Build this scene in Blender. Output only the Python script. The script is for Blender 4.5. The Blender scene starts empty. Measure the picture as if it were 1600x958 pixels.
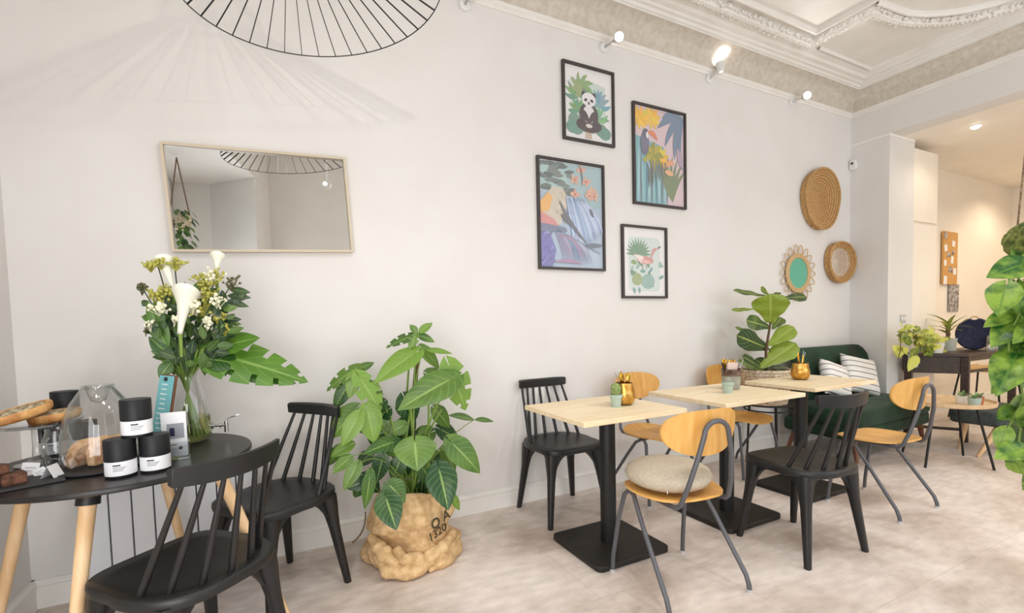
import bpy, bmesh, math, random
from mathutils import Vector, Matrix, Euler
PI = math.pi
C = bpy.context.scene.collection
scene = bpy.context.scene
random.seed(7)

# ------------------------------------------------------------------ camera
FPX, PCX, PCY, YAW, PITCH, ROLL, EYE = 734.6, 800.0, 544.5, .4673, -.0488, -.0253, 1.2
FW = Vector((math.sin(YAW)*math.cos(PITCH), math.cos(YAW)*math.cos(PITCH), math.sin(PITCH)))
_r0 = Vector((math.cos(YAW), -math.sin(YAW), 0)); _u0 = _r0.cross(FW)
RT = math.cos(ROLL)*_r0 + math.sin(ROLL)*_u0
UP = -math.sin(ROLL)*_r0 + math.cos(ROLL)*_u0
cd = bpy.data.cameras.new('camera'); cam = bpy.data.objects.new('camera', cd); C.objects.link(cam)
cd.sensor_width = 36; cd.lens = FPX/1600*36; cd.shift_y = (PCY-479)/1600; cd.clip_start = .05; cd.clip_end = 100
cam.matrix_world = Matrix(((RT.x, UP.x, -FW.x, 0), (RT.y, UP.y, -FW.y, 0), (RT.z, UP.z, -FW.z, EYE), (0, 0, 0, 1)))
scene.camera = cam

# ------------------------------------------------------------------ colour, world, light
scene.view_settings.view_transform = 'Standard'; scene.view_settings.look = 'None'
scene.view_settings.gamma = 1; scene.view_settings.use_curve_mapping = False
scene.view_settings.exposure = 0.12
cy = scene.cycles
cy.use_denoising = True; cy.max_bounces = 9; cy.diffuse_bounces = 5; cy.glossy_bounces = 4
cy.transmission_bounces = 8; cy.transparent_max_bounces = 24; cy.sample_clamp_indirect = 4
cy.caustics_reflective = False; cy.caustics_refractive = False
w = bpy.data.worlds.new('world'); scene.world = w; w.use_nodes = True
w.node_tree.nodes['Background'].inputs[0].default_value = (.60, .70, .80, 1)
w.node_tree.nodes['Background'].inputs[1].default_value = .75

def light(name, kind, loc, energy, color=(1, 1, 1), size=.1, size_y=None, aim=None, spot=None, blend=.5):
    l = bpy.data.lights.new(name, kind); l.energy = energy; l.color = color
    o = bpy.data.objects.new(name, l); C.objects.link(o); o.location = loc
    if kind == 'AREA':
        l.shape = 'RECTANGLE' if size_y else 'SQUARE'; l.size = size
        if size_y: l.size_y = size_y
    else: l.shadow_soft_size = size
    if kind == 'SPOT': l.spot_size = math.radians(spot or 90); l.spot_blend = blend
    if aim is not None: o.rotation_euler = (Vector(aim)-Vector(loc)).to_track_quat('-Z', 'Y').to_euler()
    return o
DAY = (.93, .965, 1); WARM = (1, .82, .60)
# daylight entering through the shop window behind the camera and the window on the left
light('daylight_shop_window', 'AREA', (3.2, -1.26, 1.75), 40, DAY, 3.9, 2.6, aim=(3.2, 3, 1.5))
light('daylight_side_window', 'AREA', (-.94, .1, 1.05), 24, (1, .955, .91), 1.3, 1.4, aim=(1.6, .9, .8))
light('added_door_fill', 'AREA', (-.42, -1.24, 1.02), 31, (.98, .98, 1), 1.0, 1.8, aim=(-.5, 2.7, .6))  # added fill in front of an added door, lifting the round table's corner
light('added_fill_right', 'AREA', (5.0, -1.2, 2.0), 20, DAY, 1.5, 2.0, aim=(5.5, 2.5, 1.2))  # added fill light brightening the end wall and right side of the room

# ------------------------------------------------------------------ helpers
def at(px, py, Y):            # point of the photograph's ray at depth plane y = Y
    d = FW + (px-PCX)/FPX*RT - (py-PCY)/FPX*UP
    return d*(Y/d.y) + Vector((0, 0, EYE))
def atf(px, py, dist):        # ... at forward distance dist
    return (FW + (px-PCX)/FPX*RT - (py-PCY)/FPX*UP)*dist + Vector((0, 0, EYE))
def sm(a, b, x):
    t = min(1, max(0, (x-a)/(b-a))); return t*t*(3-2*t)

class MB:
    def __init__(s): s.v = []; s.f = []; s.m = []; s.c = {}; s.mat = 0
    def add(s, vs, fs, mat=None, col=None):
        b = len(s.v); s.v += [tuple(v) for v in vs]
        for i, f in enumerate(fs):
            if col: s.c[len(s.f)] = col
            s.f.append(tuple(b+j for j in f)); s.m.append(s.mat if mat is None else mat)
        return b
    def box(s, c, d, rot=None, mat=None, col=None):
        x, y, z = (k/2 for k in d); R = (Euler(rot).to_matrix() if rot else Matrix.Identity(3)); c = Vector(c)
        vs = [c+R@Vector(q) for q in ((-x,-y,-z),(x,-y,-z),(x,y,-z),(-x,y,-z),(-x,-y,z),(x,-y,z),(x,y,z),(-x,y,z))]
        s.add(vs, [(0,3,2,1),(4,5,6,7),(0,1,5,4),(1,2,6,5),(2,3,7,6),(3,0,4,7)], mat, col); return s
    def tube(s, pts, r, n=10, cap=True, mat=None, flat=1.0, col=None, up=None):
        pts = [Vector(p) for p in pts]; N = len(pts); rs = r if isinstance(r, (list, tuple)) else [r]*N
        tang = [((pts[min(i+1, N-1)]-pts[max(i-1, 0)])).normalized() for i in range(N)]
        a = Vector(up) if up else (Vector((0, 0, 1)) if abs(tang[0].z) < .9 else Vector((1, 0, 0)))
        a = (a-a.dot(tang[0])*tang[0]).normalized(); vs = []
        for i in range(N):
            a = a-a.dot(tang[i])*tang[i]; a.normalize(); b = tang[i].cross(a)
            for k in range(n):
                t = 2*PI*k/n; vs.append(pts[i]+rs[i]*(math.cos(t)*a+math.sin(t)*b*flat))
        fs = [(i*n+k, i*n+(k+1) % n, (i+1)*n+(k+1) % n, (i+1)*n+k) for i in range(N-1) for k in range(n)]
        if cap: fs += [tuple(range(n))[::-1], tuple((N-1)*n+k for k in range(n))]
        s.add(vs, fs, mat, col); return s
    def loop(s, pts, r, n=8, mat=None, col=None):     # closed tube
        pts = [Vector(p) for p in pts]; N = len(pts); vs = []
        cen = sum(pts, Vector())/N
        for i in range(N):
            t = (pts[(i+1) % N]-pts[i-1]).normalized(); a = (pts[i]-cen); a = (a-a.dot(t)*t).normalized(); b = t.cross(a)
            for k in range(n):
                q = 2*PI*k/n; vs.append(pts[i]+r*(math.cos(q)*a+math.sin(q)*b))
        s.add(vs, [(i*n+k, i*n+(k+1) % n, ((i+1) % N)*n+(k+1) % n, ((i+1) % N)*n+k) for i in range(N) for k in range(n)], mat, col); return s
    def lathe(s, prof, c=(0, 0, 0), n=32, mat=None, sx=1, sy=1, wob=None, cap=True, col=None):
        vs = []
        for i, (r, z) in enumerate(prof):
            for k in range(n):
                t = 2*PI*k/n; q = 1+(wob(t, i/len(prof)) if wob else 0)
                vs.append((c[0]+r*q*math.cos(t)*sx, c[1]+r*q*math.sin(t)*sy, c[2]+z))
        fs = [(i*n+k, i*n+(k+1) % n, (i+1)*n+(k+1) % n, (i+1)*n+k) for i in range(len(prof)-1) for k in range(n)]
        if cap:
            if prof[0][0] > 1e-4: fs.append(tuple(range(n))[::-1])
            if prof[-1][0] > 1e-4: fs.append(tuple((len(prof)-1)*n+k for k in range(n)))
        s.add(vs, fs, mat, col); return s
    def prism(s, poly, a, b, axis='z', mat=None, col=None):   # 2-D outline swept along an axis
        f = {'z': lambda p, t: (p[0], p[1], t), 'y': lambda p, t: (p[0], t, p[1]), 'x': lambda p, t: (t, p[0], p[1])}[axis]
        n = len(poly); vs = [f(p, a) for p in poly]+[f(p, b) for p in poly]
        s.add(vs, [tuple(range(n))[::-1], tuple(range(n, 2*n))]+[(i, (i+1) % n, n+(i+1) % n, n+i) for i in range(n)], mat, col); return s
    def grid(s, fn, nu, nv, mat=None, thick=0):
        vs = [Vector(fn(i/nu, j/nv)) for i in range(nu+1) for j in range(nv+1)]
        fs = [(i*(nv+1)+j, (i+1)*(nv+1)+j, (i+1)*(nv+1)+j+1, i*(nv+1)+j+1) for i in range(nu) for j in range(nv)]
        s.add(vs, fs, mat); return s
    def ball(s, c, r, n=10, m=6, mat=None, col=None, sz=1):
        prof = [(r*math.sin(PI*i/m), -r*sz*math.cos(PI*i/m)) for i in range(m+1)]
        prof[0] = (1e-5, prof[0][1]); prof[-1] = (1e-5, prof[-1][1])
        s.lathe(prof, c, n, mat, cap=False, col=col); return s
    def build(s, name, mats, parent=None, smooth=True, angle=40, bevel=0, seg=2, solid=0, subsurf=0, loc=None, merge=True, solid_off=0):
        me = bpy.data.meshes.new(name); me.from_pydata(s.v, [], s.f)
        mats = mats if isinstance(mats, (list, tuple)) else [mats]
        for m in mats: me.materials.append(m)
        me.polygons.foreach_set('material_index', s.m)
        if s.c:
            ca = me.color_attributes.new('Col', 'FLOAT_COLOR', 'CORNER')
            for p in me.polygons:
                q = s.c.get(p.index, (1, 1, 1))
                for li in p.loop_indices: ca.data[li].color = (*q, 1)
        bm = bmesh.new(); bm.from_mesh(me)
        if merge: bmesh.ops.remove_doubles(bm, verts=bm.verts, dist=1e-6)
        bmesh.ops.recalc_face_normals(bm, faces=bm.faces); bm.to_mesh(me); bm.free()
        if smooth:
            me.polygons.foreach_set('use_smooth', [True]*len(me.polygons)); me.set_sharp_from_angle(angle=math.radians(angle))
        o = bpy.data.objects.new(name, me); C.objects.link(o)
        if parent is not None: o.parent = parent
        if loc: o.location = loc
        if solid:
            md = o.modifiers.new('t', 'SOLIDIFY'); md.thickness = solid; md.offset = solid_off
        if bevel:
            md = o.modifiers.new('b', 'BEVEL'); md.width = bevel; md.segments = seg; md.limit_method = 'ANGLE'; md.angle_limit = math.radians(35)
        if subsurf:
            md = o.modifiers.new('s', 'SUBSURF'); md.levels = subsurf; md.render_levels = subsurf
        return o
def tag(o, label=None, cat=None, group=None, kind=None):
    for k, v in (('label', label), ('category', cat), ('group', group), ('kind', kind)):
        if v: o[k] = v
    return o
def empty(name, loc, rz=0, label=None, cat=None, group=None):
    o = bpy.data.objects.new(name, None); C.objects.link(o); o.location = loc; o.rotation_euler = (0, 0, rz); o.empty_display_size = .1
    return tag(o, label, cat, group)
def struct(name, mb, m, **k): return tag(mb.build(name, m, **k), kind='structure')
def kids(o): return [c for c in bpy.data.objects if c.parent == o]
def copy_tree(o, parent=None):
    c = o.copy(); C.objects.link(c); c.parent = parent
    for ch in kids(o): copy_tree(ch, c)
    return c

# ------------------------------------------------------------------ materials
def srgb(*c): return tuple(((x/255)/12.92 if x/255 <= .04045 else ((x/255+.055)/1.055)**2.4) for x in c)+(1,)
M = {}
def mat(name, col, rough=.5, metal=0, spec=.5, **k):
    m = bpy.data.materials.new(name); m.use_nodes = True; b = m.node_tree.nodes['Principled BSDF']
    b.inputs['Base Color'].default_value = col if len(col) == 4 else (*col, 1)
    b.inputs['Roughness'].default_value = rough; b.inputs['Metallic'].default_value = metal
    b.inputs['Specular IOR Level'].default_value = spec
    for q, v in k.items(): b.inputs[q.replace('_', ' ')].default_value = v
    M[name] = m; return m
def nodes(m): return m.node_tree.nodes, m.node_tree.links, m.node_tree.nodes['Principled BSDF']
def noisy(m, c1, c2, scale=8, detail=4, stretch=(1, 1, 1), bump=0, bscale=None, lo=.35, hi=.65, rough_var=0, dist=.002):
    N, L, B = nodes(m)
    tc = N.new('ShaderNodeTexCoord'); mp = N.new('ShaderNodeMapping'); mp.inputs['Scale'].default_value = stretch
    L.new(tc.outputs['Object'], mp.inputs['Vector'])
    n = N.new('ShaderNodeTexNoise'); n.inputs['Scale'].default_value = scale; n.inputs['Detail'].default_value = detail
    L.new(mp.outputs[0], n.inputs['Vector'])
    r = N.new('ShaderNodeValToRGB'); r.color_ramp.elements[0].color = c1; r.color_ramp.elements[1].color = c2
    r.color_ramp.elements[0].position = lo; r.color_ramp.elements[1].position = hi
    L.new(n.outputs['Fac'], r.inputs['Fac']); L.new(r.outputs[0], B.inputs['Base Color'])
    if bump:
        n2 = N.new('ShaderNodeTexNoise'); n2.inputs['Scale'].default_value = bscale or scale*3; n2.inputs['Detail'].default_value = 5
        L.new(mp.outputs[0], n2.inputs['Vector'])
        bp = N.new('ShaderNodeBump'); bp.inputs['Strength'].default_value = bump; bp.inputs['Distance'].default_value = dist
        L.new(n2.outputs['Fac'], bp.inputs['Height']); L.new(bp.outputs[0], B.inputs['Normal'])
    return m
noisy(mat('wall_paint', srgb(225, 223, 220), .62, spec=.3), srgb(224, 221, 218), srgb(227, 225, 222), 3, 2, bump=.08, bscale=60)
noisy(mat('plaster', srgb(232, 228, 222), .6), srgb(229, 225, 218), srgb(235, 232, 227), 4, 3, bump=.1, bscale=50)
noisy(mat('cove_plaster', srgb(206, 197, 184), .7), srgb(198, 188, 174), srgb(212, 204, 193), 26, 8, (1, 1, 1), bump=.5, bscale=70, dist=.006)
mat('trim_paint', srgb(238, 236, 231), .45)
noisy(mat('warm_wall', srgb(240, 233, 220), .6), srgb(240, 232, 219), srgb(243, 236, 224), 3, 2)
noisy(mat('black_plastic', srgb(26, 26, 27), .42, spec=.5), srgb(22, 22, 23), srgb(30, 29, 29), 6, 3)
noisy(mat('black_top', srgb(32, 30, 30), .36, spec=.4), srgb(30, 28, 28), srgb(38, 36, 35), 20, 3)
mat('black_metal', srgb(24, 24, 25), .45, spec=.4)
noisy(mat('base_iron', srgb(34, 31, 29), .5, spec=.35), srgb(30, 28, 26), srgb(40, 36, 33), 25, 4, bump=.15, bscale=120)
mat('grey_tube', srgb(92, 93, 98), .42, .3)
noisy(mat('plywood', srgb(222, 168, 88), .42), srgb(214, 157, 76), srgb(230, 180, 104), 5, 5, (6, 1.2, 1.2))
noisy(mat('beech', srgb(226, 188, 142), .5), srgb(220, 180, 132), srgb(234, 202, 160), 7, 4, (6, 6, .8))
noisy(mat('pale_oak', srgb(214, 182, 142), .5), srgb(206, 173, 132), srgb(224, 194, 155), 6, 4, (1, 6, 1))
noisy(mat('walnut', srgb(110, 70, 45), .45), srgb(95, 58, 36), srgb(128, 84, 55), 9, 4, (5, 5, .8))
noisy(mat('dark_wood', srgb(56, 40, 30), .42), srgb(46, 32, 24), srgb(66, 48, 36), 7, 4, (1, 6, 6))
noisy(mat('linen', srgb(192, 180, 160), .95, spec=.2), srgb(186, 174, 154), srgb(198, 187, 168), 90, 3, bump=.12, bscale=420, dist=.001)
noisy(mat('velvet', srgb(22, 58, 38), .75, spec=.3), srgb(8, 34, 20), srgb(24, 60, 38), 5, 4, bump=.25, bscale=9, dist=.01)
M['velvet'].node_tree.nodes['Principled BSDF'].inputs['Sheen Weight'].default_value = .08
mat('gold', srgb(205, 150, 60), .25, 1); noisy(mat('hammered_gold', srgb(205, 155, 75), .28, 1), srgb(190, 130, 50), srgb(226, 184, 104), 30, 4, bump=.8, bscale=55, dist=.004)
noisy(mat('cutlery_gold', srgb(214, 165, 60), .2, 1), srgb(190, 135, 40), srgb(235, 195, 90), 30, 2)
mat('chrome', (.7, .7, .7), .12, 1); mat('steel', (.5, .5, .52), .3, 1)
mat('white_plastic', srgb(232, 232, 230), .4); mat('grey_plastic', srgb(190, 192, 195), .4)
mat('white_enamel', srgb(222, 224, 228), .35); mat('gap', srgb(70, 72, 76), .8)
noisy(mat('label_white', srgb(232, 232, 236), .6), srgb(228, 229, 234), srgb(238, 238, 240), 20, 2)
mat('card_white', srgb(236, 237, 240), .5); mat('ink', srgb(50, 50, 54), .7); mat('ink_light', srgb(150, 154, 162), .7)
mat('turquoise_card', srgb(126, 198, 205), .6); mat('ink_teal', srgb(230, 245, 245), .7)
mat('frame_black', srgb(62, 56, 54), .5); mat('frame_oak', srgb(206, 192, 170), .45); mat('frame_oak_dark', srgb(140, 118, 90), .6)
mat('canister', srgb(24, 25, 28), .5, spec=.35); mat('slate', srgb(48, 48, 50), .65)
noisy(mat('burlap', srgb(208, 174, 128), .95, spec=.15), srgb(192, 156, 110), srgb(224, 192, 146), 30, 6, bump=.6, bscale=160, dist=.003)
mat('ink_sack', srgb(66, 58, 40), .9)
noisy(mat('seagrass', srgb(182, 142, 90), .85), srgb(168, 126, 76), srgb(198, 160, 108), 60, 4, bump=.4, bscale=150, dist=.002)
noisy(mat('seagrass_pale', srgb(204, 192, 174), .85), srgb(184, 166, 144), srgb(222, 212, 200), 70, 4, bump=.4, bscale=150, dist=.002)
mat('seagrass_dark', srgb(142, 102, 58), .9); mat('rattan', srgb(200, 168, 122), .6); mat('soil', srgb(58, 44, 34), .95)
noisy(mat('basket_white', srgb(220, 206, 182), .85), srgb(176, 150, 112), srgb(232, 222, 204), 60, 3, bump=.6, bscale=70, dist=.004)
mat('mirror', (.93, .95, .94), .0, 1); mat('painted_teal_reflection', srgb(112, 198, 176), .25, .4)
noisy(mat('cork', srgb(206, 156, 90), .9), srgb(196, 142, 76), srgb(216, 170, 106), 80, 3)
mat('concrete_pot', srgb(176, 178, 168), .85); mat('mint_pot', srgb(172, 190, 178), .8); mat('terracotta', srgb(176, 104, 66), .8)
noisy(mat('glaze_dark', srgb(84, 62, 54), .35), srgb(70, 50, 44), srgb(128, 104, 88), 40, 5)
noisy(mat('glaze_grey', srgb(150, 152, 142), .5), srgb(140, 142, 132), srgb(166, 166, 154), 30, 4)
mat('pink_napkin', srgb(226, 200, 188), .9); mat('white_cup', srgb(235, 232, 224), .4)
noisy(mat('crust', srgb(206, 148, 84), .7), srgb(176, 112, 54), srgb(228, 176, 112), 22, 6, bump=.5, bscale=50, dist=.006)
noisy(mat('filling', srgb(158, 138, 96), .8), srgb(96, 78, 48), srgb(214, 200, 164), 55, 5, bump=.9, bscale=70, dist=.006)
noisy(mat('sponge', srgb(222, 176, 126), .85), srgb(196, 138, 86), srgb(236, 202, 160), 40, 6, bump=.3, bscale=120, dist=.001)
noisy(mat('brownie', srgb(88, 54, 38), .85), srgb(62, 36, 24), srgb(120, 80, 60), 45, 6, bump=1, bscale=60, dist=.01)
noisy(mat('navy', srgb(32, 36, 66), .8), srgb(26, 30, 56), srgb(40, 45, 78), 40, 4)
noisy(mat('dark_pouf', srgb(62, 70, 68), .9), srgb(54, 62, 60), srgb(72, 80, 78), 40, 4)
noisy(mat('photo_print', srgb(150, 140, 136), .6), srgb(70, 60, 58), srgb(205, 200, 198), 24, 4)
noisy(mat('moss', srgb(96, 116, 48), .95), srgb(66, 80, 30), srgb(142, 150, 76), 45, 5, bump=1, bscale=60, dist=.02)
noisy(mat('rope', srgb(120, 98, 76), .9), srgb(96, 76, 56), srgb(150, 124, 98), 80, 2)
mat('calla', srgb(246, 243, 226), .5, Subsurface_Weight=.1); mat('calla_yellow', srgb(222, 200, 70), .5)
mat('umbel', srgb(178, 176, 84), .8); mat('bud', srgb(236, 234, 206), .7); mat('berry', srgb(96, 92, 62), .7)
noisy(mat('cactus', srgb(122, 142, 82), .8), srgb(104, 124, 66), srgb(150, 166, 104), 60, 3)
mat('cactus_grey', srgb(150, 152, 138), .85)
mat('frost', srgb(230, 234, 236), .25, Alpha=.55)
def em(name, col, s):
    m = mat(name, col); b = m.node_tree.nodes['Principled BSDF']
    b.inputs['Emission Color'].default_value = col if len(col) == 4 else (*col, 1); b.inputs['Emission Strength'].default_value = s; return m
em('bulb', (1, .96, .9), 18); em('bulb_warm', (1, .9, .72), 14)
em('daylit_glass', (.62, .74, .86), .8)
def glass(name, tint=(1, 1, 1), f=.5, rough=.02, base=.06, mul=.8):
    m = bpy.data.materials.new(name); m.use_nodes = True; N = m.node_tree.nodes; L = m.node_tree.links; N.clear()
    o = N.new('ShaderNodeOutputMaterial'); t = N.new('ShaderNodeBsdfTransparent'); g = N.new('ShaderNodeBsdfGlossy'); mx = N.new('ShaderNodeMixShader'); lw = N.new('ShaderNodeLayerWeight')
    t.inputs[0].default_value = (*tint, 1); g.inputs['Roughness'].default_value = rough; lw.inputs['Blend'].default_value = f
    mm = N.new('ShaderNodeMath'); mm.operation = 'MULTIPLY_ADD'; mm.inputs[1].default_value = mul; mm.inputs[2].default_value = base
    pw = N.new('ShaderNodeMath'); pw.operation = 'POWER'; pw.inputs[1].default_value = 1.6
    L.new(lw.outputs['Facing'], pw.inputs[0]); L.new(pw.outputs[0], mm.inputs[0]); L.new(mm.outputs[0], mx.inputs[0])
    L.new(t.outputs[0], mx.inputs[1]); L.new(g.outputs[0], mx.inputs[2]); L.new(mx.outputs[0], o.inputs[0]); M[name] = m; return m
glass('glass', (.955, .97, .975), .6, base=.08); glass('glass_pane', (.98, .99, .99), .12); glass('water', (.80, .84, .50), .2)
glass('print_glass', (1, 1, 1), .06, .03, .008, .3)

# pine table tops: glued staves with a few knots
def pine():
    m = mat('pine', srgb(236, 208, 162), .5); N, L, B = nodes(m)
    tc = N.new('ShaderNodeTexCoord'); mp = N.new('ShaderNodeMapping'); mp.inputs['Scale'].default_value = (1.6, 14, 14); L.new(tc.outputs['Object'], mp.inputs[0])
    n = N.new('ShaderNodeTexNoise'); n.inputs['Scale'].default_value = 3; n.inputs['Detail'].default_value = 5; n.inputs['Distortion'].default_value = .6; L.new(mp.outputs[0], n.inputs[0])
    r = N.new('ShaderNodeValToRGB'); r.color_ramp.elements[0].color = srgb(238, 214, 174); r.color_ramp.elements[1].color = srgb(250, 235, 204); r.color_ramp.elements[0].position = .3; r.color_ramp.elements[1].position = .7
    L.new(n.outputs[0], r.inputs[0])
    v = N.new('ShaderNodeTexVoronoi'); v.inputs['Scale'].default_value = 5.5; L.new(tc.outputs['Object'], v.inputs[0])
    r2 = N.new('ShaderNodeValToRGB'); r2.color_ramp.elements[0].color = (1, 1, 1, 1); r2.color_ramp.elements[1].color = (0, 0, 0, 1); r2.color_ramp.elements[0].position = .02; r2.color_ramp.elements[1].position = .07
    L.new(v.outputs['Distance'], r2.inputs[0])
    mx = N.new('ShaderNodeMix'); mx.data_type = 'RGBA'; mx.inputs[7].default_value = srgb(188, 136, 90)
    L.new(r2.outputs[0], mx.inputs[0]); L.new(r.outputs[0], mx.inputs[6])
    b = N.new('ShaderNodeTexBrick'); b.inputs['Scale'].default_value = 1; b.inputs['Brick Width'].default_value = .9; b.inputs['Row Height'].default_value = .095; b.inputs['Mortar Size'].default_value = .0012
    b.inputs['Color1'].default_value = (1, 1, 1, 1); b.inputs['Color2'].default_value = (.93, .91, .87, 1); b.inputs['Mortar'].default_value = (.82, .74, .64, 1)
    L.new(tc.outputs['Object'], b.inputs[0]); m2 = N.new('ShaderNodeMix'); m2.data_type = 'RGBA'; m2.blend_type = 'MULTIPLY'; m2.inputs[0].default_value = .8
    L.new(mx.outputs[2], m2.inputs[6]); L.new(b.outputs[0], m2.inputs[7]); L.new(m2.outputs[2], B.inputs['Base Color'])
pine()
def floor_mat():
    m = mat('floor_vinyl', srgb(190, 174, 158), .38, spec=.4); N, L, B = nodes(m)
    tc = N.new('ShaderNodeTexCoord')
    n = N.new('ShaderNodeTexNoise'); n.inputs['Scale'].default_value = 1.6; n.inputs['Detail'].default_value = 9; n.inputs['Roughness'].default_value = .62; n.inputs['Distortion'].default_value = .5; L.new(tc.outputs['Object'], n.inputs[0])
    r = N.new('ShaderNodeValToRGB'); e = r.color_ramp.elements; e[0].color = srgb(188, 173, 162); e[1].color = srgb(236, 226, 219); e[0].position = .34; e[1].position = .62
    x = e.new(.48); x.color = srgb(218, 205, 196); L.new(n.outputs[0], r.inputs[0])
    n2 = N.new('ShaderNodeTexNoise'); n2.inputs['Scale'].default_value = 9; n2.inputs['Detail'].default_value = 6
    mp = N.new('ShaderNodeMapping'); mp.inputs['Scale'].default_value = (1, 2.6, 1); mp.inputs['Rotation'].default_value = (0, 0, .3); L.new(tc.outputs['Object'], mp.inputs[0]); L.new(mp.outputs[0], n2.inputs[0])
    r2 = N.new('ShaderNodeValToRGB'); r2.color_ramp.elements[0].color = (.80, .79, .78, 1); r2.color_ramp.elements[1].color = (1.06, 1.06, 1.06, 1); r2.color_ramp.elements[0].position = .3; r2.color_ramp.elements[1].position = .65; L.new(n2.outputs[0], r2.inputs[0])
    mx = N.new('ShaderNodeMix'); mx.data_type = 'RGBA'; mx.blend_type = 'MULTIPLY'; mx.inputs[0].default_value = .75; L.new(r.outputs[0], mx.inputs[6]); L.new(r2.outputs[0], mx.inputs[7])
    b = N.new('ShaderNodeTexBrick'); b.inputs['Scale'].default_value = 1; b.inputs['Brick Width'].default_value = 1.22; b.inputs['Row Height'].default_value = .61; b.inputs['Mortar Size'].default_value = .0022; b.inputs['Mortar Smooth'].default_value = .4
    b.inputs['Color1'].default_value = (1, 1, 1, 1); b.inputs['Color2'].default_value = (.97, .965, .96, 1); b.inputs['Mortar'].default_value = (.80, .78, .75, 1)
    mq = N.new('ShaderNodeMapping'); mq.inputs['Location'].default_value = (0, .21, 0); L.new(tc.outputs['Object'], mq.inputs[0]); L.new(mq.outputs[0], b.inputs[0])
    m2 = N.new('ShaderNodeMix'); m2.data_type = 'RGBA'; m2.blend_type = 'MULTIPLY'; m2.inputs[0].default_value = .9; L.new(mx.outputs[2], m2.inputs[6]); L.new(b.outputs[0], m2.inputs[7])
    L.new(m2.outputs[2], B.inputs['Base Color'])
    rr = N.new('ShaderNodeMapRange'); rr.inputs[3].default_value = .3; rr.inputs[4].default_value = .52; L.new(n.outputs[0], rr.inputs[0]); L.new(rr.outputs[0], B.inputs['Roughness'])
floor_mat()
def leaf_mat(name, dark, light, vein, var=(.3, .7), scale=9, rough=.38, veinw=.05, ks=.62, kn=.42):
    m = mat(name, light, rough, spec=.5); N, L, B = nodes(m)
    a = N.new('ShaderNodeAttribute'); a.attribute_name = 'leaf'; sp = N.new('ShaderNodeSeparateColor'); L.new(a.outputs['Color'], sp.inputs[0])
    tc = N.new('ShaderNodeTexCoord'); n = N.new('ShaderNodeTexNoise'); n.inputs['Scale'].default_value = scale; n.inputs['Detail'].default_value = 3; L.new(tc.outputs['Object'], n.inputs[0])
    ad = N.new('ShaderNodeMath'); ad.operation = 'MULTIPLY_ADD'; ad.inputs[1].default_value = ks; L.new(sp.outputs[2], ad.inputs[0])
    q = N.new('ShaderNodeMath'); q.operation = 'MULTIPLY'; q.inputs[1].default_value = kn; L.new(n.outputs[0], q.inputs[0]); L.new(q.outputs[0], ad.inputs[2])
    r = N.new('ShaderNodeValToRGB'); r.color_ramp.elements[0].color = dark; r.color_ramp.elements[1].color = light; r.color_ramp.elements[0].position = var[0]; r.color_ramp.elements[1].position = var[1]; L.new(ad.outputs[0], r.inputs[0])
    v = N.new('ShaderNodeValToRGB'); v.color_ramp.elements[0].color = (1, 1, 1, 1); v.color_ramp.elements[1].color = (0, 0, 0, 1); v.color_ramp.elements[0].position = veinw*.3; v.color_ramp.elements[1].position = veinw*2; L.new(sp.outputs[0], v.inputs[0])
    # side veins: stripes leaning forward from the midrib
    s1 = N.new('ShaderNodeMath'); s1.operation = 'MULTIPLY_ADD'; s1.inputs[1].default_value = -.35; L.new(sp.outputs[0], s1.inputs[0]); L.new(sp.outputs[1], s1.inputs[2])
    s2 = N.new('ShaderNodeMath'); s2.operation = 'MULTIPLY'; s2.inputs[1].default_value = 44; L.new(s1.outputs[0], s2.inputs[0])
    s3 = N.new('ShaderNodeMath'); s3.operation = 'SINE'; L.new(s2.outputs[0], s3.inputs[0])
    s4 = N.new('ShaderNodeMath'); s4.operation = 'GREATER_THAN'; s4.inputs[1].default_value = .93; L.new(s3.outputs[0], s4.inputs[0])
    s5 = N.new('ShaderNodeMath'); s5.operation = 'MULTIPLY'; s5.inputs[1].default_value = .35; L.new(s4.outputs[0], s5.inputs[0])
    mxx = N.new('ShaderNodeMath'); mxx.operation = 'MAXIMUM'; L.new(v.outputs[0], mxx.inputs[0]); L.new(s5.outputs[0], mxx.inputs[1])
    mx = N.new('ShaderNodeMix'); mx.data_type = 'RGBA'; mx.inputs[7].default_value = vein; L.new(mxx.outputs[0], mx.inputs[0]); L.new(r.outputs[0], mx.inputs[6]); L.new(mx.outputs[2], B.inputs['Base Color'])
    B.inputs['Subsurface Weight'].default_value = 0
    t = N.new('ShaderNodeBsdfTranslucent'); L.new(mx.outputs[2], t.inputs[0]); ms = N.new('ShaderNodeMixShader'); ms.inputs[0].default_value = .22
    out = [x for x in N if x.type == 'OUTPUT_MATERIAL'][0]; L.new(B.outputs[0], ms.inputs[1]); L.new(t.outputs[0], ms.inputs[2]); L.new(ms.outputs[0], out.inputs[0])
leaf_mat('leaf_monstera', srgb(34, 76, 38), srgb(120, 156, 62), srgb(150, 180, 100))
leaf_mat('leaf_fig', srgb(42, 72, 40), srgb(138, 160, 56), srgb(170, 186, 96))
leaf_mat('leaf_dark', srgb(28, 56, 32), srgb(100, 132, 58), srgb(120, 150, 84))
leaf_mat('leaf_big', srgb(44, 84, 30), srgb(96, 142, 44), srgb(140, 176, 90))
leaf_mat('leaf_pothos', srgb(40, 92, 30), srgb(142, 174, 66), srgb(100, 142, 56), (.56, .86), 26, ks=.34, kn=1.05)
leaf_mat('leaf_yellow', srgb(104, 124, 40), srgb(206, 208, 98), srgb(220, 222, 130), (.3, .6), 20)
leaf_mat('leaf_succulent', srgb(92, 130, 80), srgb(176, 198, 150), srgb(180, 200, 150))
mat('stem_green', srgb(122, 150, 66), .5); mat('stem_dark', srgb(66, 84, 40), .6); mat('stem_brown', srgb(92, 70, 48), .8)

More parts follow.
